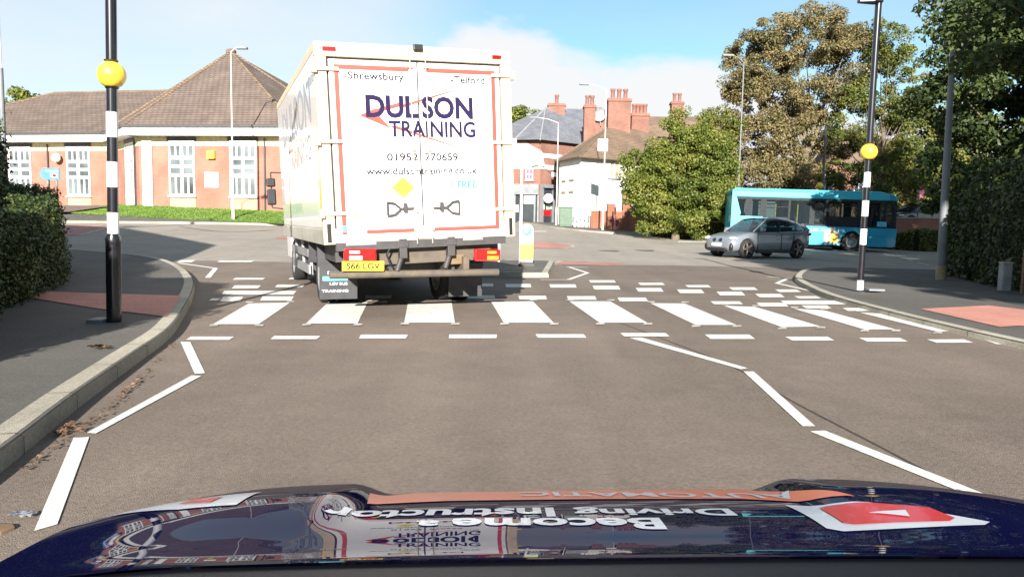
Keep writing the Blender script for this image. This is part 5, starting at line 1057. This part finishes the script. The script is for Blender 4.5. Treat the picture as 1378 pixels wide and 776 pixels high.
# left hedge : near taller block and lower clipped block
a = G(10, 425, KZ); 
hedge('hedge', 'taller dark hedge block at the left edge of the pavement', [(-4.75, 4.0, .1, .85, 2.0), (-5.4, 5.9, .1, .85, 2.0), (-6.12, 7.4, .1, .82, 1.95), (-6.6, 8.3, .12, .75, 1.8)], .05, 70000, 'leaf_hedge')
hedge('hedge', 'lower clipped hedge with sunlit yellowish top left of the near beacon', [(-6.6, 8.2, .1, .8, .9), (-7.15, 9.6, .1, .9, 1.08), (-8.0, 11.2, .12, .95, 1.3), (-9.2, 13.4, .15, .9, 1.5), (-9.7, 14.4, .2, .8, 1.4)], .05, 60000, 'leaf_hedge')
# off-frame trees and house that throw the shadows seen on the pavements
for i, (x, y, h) in enumerate([(9.6, -4, 14), (12.8, -1.5, 14), (15.5, -7, 14), (19.5, 14, 15), (24.5, 13, 16)]):
    tree('street_tree', ['leafy tree beside the right pavement just outside the view', 'second leafy tree along the right pavement level with the car', 'leafy tree behind the right hedge near the kerb bend', 'tall leafy tree set back beyond the right hedge', 'tallest leafy tree set far back on the right'][i], x, y, [(0,0,h*.68,2.8,2.8,h*.25),(.4,.3,h*.85,2.4,2.4,h*.15),(.2,-.4,h*.46,2.6,2.6,h*.10)], 240, 40000, .30, .6, 'leaf_shaded', tr=.25, group='trees outside the view on the right')
nh = empty('brick_house', (0,0,0), 0, 'brick house beyond the left hedge just outside the view', 'house')
YC = 8.2
def caster(px, py):
    g_ = G(px, py); dy = g_.y - YC; return (g_.x - math.tan(R(SUN_AZ))*dy, g_.z + dy/math.cos(R(SUN_AZ))*math.tan(R(SUN_EL)))
cp = [caster(*q) for q in [(190, 362), (245, 349), (290, 330), (165, 306.5), (95, 303.5)]]
pr = [(cp[0][0], -.3)] + cp + [(cp[-1][0]-5, cp[-1][1]-2), (cp[-1][0]-9, 3), (cp[-1][0]-9, -.3)]
mb = MB(); mb.prism_xz(pr, YC-9, YC); mb.build('wall', MAT['brick_red'], nh)
mb = MB(); up_ = cp[:] + [pr[-3], pr[-2]]
for a, b_ in zip(up_[:-1], up_[1:]): mb.add([(a[0], YC-9.1, a[1]+.03), (b_[0], YC-9.1, b_[1]+.03), (b_[0], YC+.02, b_[1]+.03), (a[0], YC+.02, a[1]+.03)], [(0,1,2,3)])
mb.build('roof', MAT['tile_old'], nh)
for i in range(3):
    f = MB(); g = MB(); x = cp[0][0]+.003; g.box(x, x+.03, YC-8+i*2.8, YC-6.8+i*2.8, 1.0, 2.2); f.box(x, x+.08, YC-8.1+i*2.8, YC-6.7+i*2.8, .9, .998); fo = f.build('window', MAT['upvc'], nh); g.build('pane', MAT['window_dark'], fo)
# trees shading the near left pavement
for x, y, k, lb in [(-7.55, -6, .96, 'garden tree behind the left hedge just outside the view'), (-12.0, -4.5, 1.1, 'garden tree further left behind the hedge, outside the view')]:
    tree('garden_tree', lb, x, y, [(0,0,4.6*k,2.9,2.4,1.3*k),(0,.3,3.0*k,2.8,2.4,1.4*k),(.2,0,1.5*k,2.5,2.2,1.0*k)], 260, 52000, .24, .5, 'leaf_shaded', tr=.2, group='trees outside the view on the left')


# ------------------------------------------------------------------ fallen leaves, litter
def scatter_line(pts, n, spread, size, name, label, off=.02):
    pts = catmull(pts, 6); P = []
    for _ in range(n):
        k = random.randrange(len(pts)-1); t = random.random(); q = pts[k].lerp(pts[k+1], t); w_ = abs(random.gauss(0, spread)); d = (pts[k+1]-pts[k]); nn = Vector((d.y, -d.x, 0)).normalized()
        q = q + nn*w_; P.append((q.x, q.y, gh(q.x, q.y)+off+random.random()*.012))
    o = leafmesh(name, np.array(P), size, MAT['leaf_fallen'], None, np.tile([0, 0, 2.0], (n, 1)), .7); tag(o, label, 'fallen leaves', kind='stuff')
gut = [G(x, y, 0) for x, y in [(20, 640), (90, 590), (150, 545), (190, 505), (226, 465)]]
scatter_line(gut, 170, .03, .028, 'fallen_leaves', 'brown fallen leaves gathered in the left gutter')
scatter_line([G(x, y, 0) for x, y in [(70, 588), (95, 574)]], 60, .04, .03, 'fallen_leaves', 'thicker clump of fallen leaves in the nearest part of the left gutter')
scatter_line([G(x, y, KZ) for x, y in [(126, 469), (152, 470)]], 26, .03, .06, 'fallen_leaves', 'few brown leaves lying on the left pavement', KZ+.02)
P = []
for _ in range(420):
    x = random.uniform(-5, 6); y = random.uniform(2.5, 22); P.append((x, y, gh(x, y)+.016))
o = leafmesh('road_debris', np.array(P), .013, MAT['leaf_fallen'], None, np.tile([0,0,2.0], (420,1)), .8); tag(o, 'scattered small leaf fragments and grit on the road', 'debris', kind='stuff')
b = G(30, 697); mb = MB(); vs = []; nn_ = 9
for j in range(5):
    for i in range(nn_): vs.append(((i-4)*.012, (j-2)*.012, .012+.012*abs(math.sin(i*1.9+j*2.3))))
mb.add(vs, [(j*nn_+i, j*nn_+i+1, (j+1)*nn_+i+1, (j+1)*nn_+i) for j in range(4) for i in range(nn_-1)]); o = mb.build('litter', MAT['foil']); o.location = b; tag(o, 'crumpled silver wrapper lying on the road at lower left', 'litter')
b = G(2, 716); mb = MB(); mb.prism([(-.12,-.03),(.02,-.035),(.04,.02),(.02,.04),(-.12,.045)], .0, .018); o = mb.build('wood_scrap', MAT['wood'], bevel=.004); o.location = b; tag(o, 'flat brown piece of wood on the road at lower left corner', 'litter')

# ------------------------------------------------------------------ our own car: bonnet seen below
prof = [(790, 17), (776, 16.5), (750, 15), (744, 13.0), (738, 10.5), (730, 7.2), (720, 5.6), (708, 6.6), (696, 9.0), (684, 12.0), (674, 13.8), (666, 15.2), (659, 16.4)]
YS = [.70]; tan_at = lambda y: math.tan(math.atan((y-388)/F)+PITCH)
ZS = [CAMZ - tan_at(790)*.70]
ypx = 790.0
def alpha(y):
    for (a, va), (b_, vb) in zip(prof[:-1], prof[1:]):
        if b_ <= y <= a: t = (a-y)/(a-b_); return va+(vb-va)*t
    return prof[-1][1]
while ypx > 659:
    ypx -= 1.0; t = tan_at(ypx); s_ = math.tan(R(alpha(ypx))); Yn = (CAMZ - ZS[-1] - s_*YS[-1])/(t - s_); ZS.append(ZS[-1]-s_*(Yn-YS[-1])); YS.append(Yn)
# rounded nose beyond the silhouette
sl = 0; yy, zz_ = YS[-1], ZS[-1]
for k in range(24):
    sl = math.tan(R(min(80, 16.4 + 2.7*(k+1)))); yy += .012; zz_ -= sl*.012; YS.append(yy); ZS.append(zz_)
YS.insert(0, .45); ZS.insert(0, ZS[0]+math.tan(R(8))*.25)
YSa, ZSa = np.array(YS), np.array(ZS); XC = .125
NOSE = YS[-1]
def sstep(a, b_, x): t = max(0, min(1, (x-a)/(b_-a))); return t*t*(3-2*t)
def hood(x, y):
    u = abs(x - XC); z = float(np.interp(y + .10*max(0, u-.1)**2*1.0 - .0, YSa, ZSa))
    z += .024*sstep(.35, .43, u)*sstep(.98, 1.25, y) + .03*(x - XC)
    if u > .5: z -= (u-.5)**2*.30
    return z
own = empty('navy_car', (XC, .9, 0), 0, 'navy blue driving school car whose glossy stickered bonnet fills the bottom edge', 'car')
inv = Vector((XC, .9, 0))
nxh, nyh = 120, 150
gx = np.linspace(XC-.86, XC+.86, nxh); YCW = float(np.interp(-748, [-(790-i) for i in range(132)], YS[1:133])); gy = np.linspace(YCW, NOSE-.0, nyh)
mb = MB(); vs = [Vector((x, y, hood(x, y)))-inv for y in gy for x in gx]
mb.add(vs, [(j*nxh+i, j*nxh+i+1, (j+1)*nxh+i+1, (j+1)*nxh+i) for j in range(nyh-1) for i in range(nxh-1)], 0, True); bon = mb.build('bonnet', MAT['navy'], own)
bon.data.polygons.foreach_set('use_smooth', [True]*len(bon.data.polygons))
mb = MB(); gc = np.linspace(.40, YCW+.01, 14); mb.add([Vector((x, y, hood(x, y)-.006))-inv for y in gc for x in gx], [(j*nxh+i, j*nxh+i+1, (j+1)*nxh+i+1, (j+1)*nxh+i) for j in range(13) for i in range(nxh-1)], 0, True); mb.build('windscreen_cowl', MAT['cowl'], own)
# body below the bonnet
mb = MB(); vs = []
for x in gx: z = hood(x, NOSE); vs += [Vector((x, NOSE, z))-inv, Vector((x, NOSE+.10*(1-((x-XC)/.86)**2), z-.12))-inv, Vector((x, NOSE+.16*(1-((x-XC)/.86)**4), z-.3))-inv, Vector((x, NOSE+.12*(1-((x-XC)/.86)**4), .22))-inv]
mb.add(vs, [(i*4+j, (i+1)*4+j, (i+1)*4+j+1, i*4+j+1) for i in range(nxh-1) for j in range(3)], 0, True); mb.build('bumper', MAT['navy'], own)
for sg in (-1, 1):
    mb = MB(); vs = []; x = XC+sg*.86
    for y in gy: z = hood(x, y); arch_z = .33+math.sqrt(max(0, .36**2-(y-.75)**2)) if abs(y-.75) < .36 else .22; vs += [Vector((x, y, z))-inv, Vector((x+sg*.03, y, z-.12))-inv, Vector((x+sg*.03, y, max(arch_z, .22)))-inv]
    mb.add(vs, [(i*3+j, (i+1)*3+j, (i+1)*3+j+1, i*3+j+1) for i in range(nyh-1) for j in range(2)], 0, True); mb.build('front_wing', MAT['navy'], own)
    wheel(own, sg*.74, -.15, .31, .2, 'x', 'steel', spokes=5, rim_r=.7)
    mb = MB(); mb.sphere((sg*.62, NOSE-.9+.02, ZS[-1]-.25), 1, .13, .1, .08, n=16); mb.build('headlight', MAT['lens_clear'], own)
def onhood(px, py):
    d = ray(px, py); t = .4; 
    while t < 2.0:
        p = CAM + d*t
        if p.z < hood(p.x, p.y): return p
        t += .002
    return onhood(px, py + .5)
def hood_patch(poly_px, m_, name, off=.0015, parent=bon):
    P = [onhood(*p) for p in poly_px]; xy = [Vector((p.x, p.y, 0)) for p in P]; me = bpy.data.meshes.new(name); bm = bmesh.new(); v_ = [bm.verts.new(p) for p in xy]
    for t in tessellate_polygon([xy]):
        try: bm.faces.new([v_[i] for i in t])
        except ValueError: pass
    for axn, lo, hi in ((0, min(p.x for p in xy), max(p.x for p in xy)), (1, min(p.y for p in xy), max(p.y for p in xy))):
        k = math.ceil(lo/.015)
        while k*.015 < hi:
            co = (k*.015, 0, 0) if axn == 0 else (0, k*.015, 0); bmesh.ops.bisect_plane(bm, geom=bm.verts[:]+bm.edges[:]+bm.faces[:], plane_co=co, plane_no=(1,0,0) if axn == 0 else (0,1,0), dist=1e-6); k += 1
    for v in bm.verts: v.co.z = hood(v.co.x, v.co.y)+off; v.co -= inv
    for f in bm.faces:
        f.normal_update(); f.smooth = True
        if f.normal.z < 0: f.normal_flip()
    bm.to_mesh(me); bm.free(); me.materials.append(m_); o = bpy.data.objects.new(name, me); COL.objects.link(o); o.parent = parent; return o
def hood_text(t, pxl, pxr, pyt, pyb, m_, name, bold=.01, off=.0012):
    """text turned to be read from in front of the car; spans pixel columns pxl..pxr"""
    a = onhood(pxl, pyb); b_ = onhood(pxr, pyb); top = onhood((pxl+pxr)/2, pyt); w_ = b_.x-a.x; h_ = abs(top.y - (a.y+b_.y)/2)
    mb = MB(); mb.text(t, w_, h_, 0, bold, align='LEFT'); vs = []
    bm = bmesh.new(); V = [bm.verts.new(v) for v in mb.v]
    for f in mb.f:
        try: bm.faces.new([V[i] for i in f])
        except ValueError: pass
    k = 1
    while k*.02 < w_: bmesh.ops.bisect_plane(bm, geom=bm.verts[:]+bm.edges[:]+bm.faces[:], plane_co=(k*.02,0,0), plane_no=(1,0,0), dist=1e-6); k += 1
    k = 1
    while k*.02 < h_: bmesh.ops.bisect_plane(bm, geom=bm.verts[:]+bm.edges[:]+bm.faces[:], plane_co=(0,k*.02,0), plane_no=(0,1,0), dist=1e-6); k += 1
    yb = max(a.y, b_.y) if False else None
    for v in bm.verts:
        f = v.co.x/w_; x = b_.x - v.co.x; ytop = top.y; y = ytop - v.co.y*1.0 if False else ((b_.y*(1-f)+a.y*f) + (h_ - v.co.y) - 0)
        v.co = Vector((x, y, hood(x, y)+off)) - inv
    for f in bm.faces:
        f.normal_update(); 
        if f.normal.z < 0: f.normal_flip()
    me = bpy.data.meshes.new(name); bm.to_mesh(me); bm.free(); me.materials.append(m_); o = bpy.data.objects.new(name, me); COL.objects.link(o); o.parent = bon; return o
m_, n_, l_, b_ = newmat('sticker_white'); b_.inputs['Base Color'].default_value = (.48, .50, .54, 1); b_.inputs['Roughness'].default_value = .45; b_.inputs['Coat Weight'].default_value = .2
mat('sticker_red', (.5, .02, .02), .35, coat=.4, var=.02); mat('sticker_orange', (.62, .15, .06), .5, coat=.1, var=.05)
hood_text('Become', 605, 898, 698, 712, MAT['sticker_white'], 'bonnet_lettering', .03); hood_text('a', 556, 588, 701, 711, MAT['sticker_white'], 'bonnet_lettering', .03)
hood_text('Driving', 775, 993, 685, 694, MAT['sticker_white'], 'bonnet_lettering', .03); hood_text('Instructor', 430, 748, 686, 695, MAT['sticker_white'], 'bonnet_lettering', .03)
hood_patch([(498, 664), (560, 659), (700, 656), (820, 656), (1000, 657), (1120, 661), (1150, 668), (1100, 671.5), (1000, 672), (800, 672), (600, 674.5), (494, 678)], MAT['sticker_orange'], 'orange_band')
hood_text('AUTOMATIC', 700, 1085, 664, 668.5, MAT['sticker_white'], 'band_lettering', .02, .003)
hood_patch([(1056, 680), (1120, 678.5), (1200, 680), (1332, 703), (1325, 707), (1135, 716), (1112, 712)], MAT['sticker_white'], 'white_sticker')
hood_patch([(1103, 686), (1112, 683.5), (1235, 683), (1250, 685), (1285, 699), (1278, 703), (1150, 708), (1135, 706)], MAT['sticker_red'], 'red_logo', .003)
hood_patch([(1168, 693), (1218, 689.5), (1224, 698)], MAT['sticker_white'], 'logo_triangle', .0045)
hood_patch([(140, 696), (200, 682), (270, 671), (352, 662.5), (318, 680), (240, 686)], MAT['sticker_white'], 'white_sticker')
hood_patch([(240, 680), (262, 673), (300, 670), (282, 678)], MAT['sticker_red'], 'red_logo', .003)
for nm, pts in (('lorry', [(-1.26,0,BT),(1.26,0,BT),(-1.26,0,BB),(1.26,0,BB),(-1.25,BL,BT),(-1.25,BL,BB),(-.93,1.2,.1),(-1.34,6.9,1.7),(0,.02,.54)]),):
    for p in pts:
        q = Matrix.Translation(tr.location) @ Matrix.Rotation(TH, 4, 'Z') @ Vector(p); print(nm, p, [round(v) for v in proj(q)])
print('hood', YS[1], YS[-25], NOSE, len(bpy.data.objects))

def auto_split(o, gap=.04):
    me = o.data; n = len(me.vertices); par = list(range(n))
    def find(a):
        while par[a] != a: par[a] = par[par[a]]; a = par[a]
        return a
    for e in me.edges:
        a, b_ = find(e.vertices[0]), find(e.vertices[1])
        if a != b_: par[a] = b_
    groups = {}
    for v in me.vertices: groups.setdefault(find(v.index), []).append(v.index)
    items = []
    for g_ in groups.values():
        c = np.array([me.vertices[i].co[:] for i in g_]); items.append([g_, c.min(0), c.max(0)])
    ch = True
    while ch:
        ch = False
        for i in range(len(items)):
            for j in range(i+1, len(items)):
                A, B = items[i], items[j]
                if np.all(A[1]-gap <= B[2]) and np.all(B[1]-gap <= A[2]):
                    items[i] = [A[0]+B[0], np.minimum(A[1], B[1]), np.maximum(A[2], B[2])]; items.pop(j); ch = True; break
            if ch: break
    if len(items) < 2 or len(items) > 40: return
    base_ = o.name.split('.')[0]; ks = kids(o)
    for k, (g_, lo, hi) in enumerate(items):
        keep = set(g_); m2 = me.copy(); bm = bmesh.new(); bm.from_mesh(m2); bm.verts.ensure_lookup_table()
        bmesh.ops.delete(bm, geom=[v for v in bm.verts if v.index not in keep], context='VERTS'); bm.to_mesh(m2); bm.free()
        if k == 0: first = m2; continue
        c = o.copy(); c.data = m2; c.name = base_; COL.objects.link(c)
    o.data = first
SPLIT = {'hip_tiles','pilaster','window_poster','marker_light','rubber_buffer','floodlight','vent','bar_bracket','door_handle','pillar','door_pillar','number_plate','ridge_flashing','ridge_tiles','grille','symbol','side_guard','string_course','crossmember','post','seats','grab_pole','panel_seam','door_seam','gutter','base_collar','collar','fascia','locking_bar','shopfront','window_frame','advert'}
bpy.context.view_layer.update()
for o in [o for o in bpy.data.objects if o.type == 'MESH' and o.parent and o.name.split('.')[0] in SPLIT]: auto_split(o)
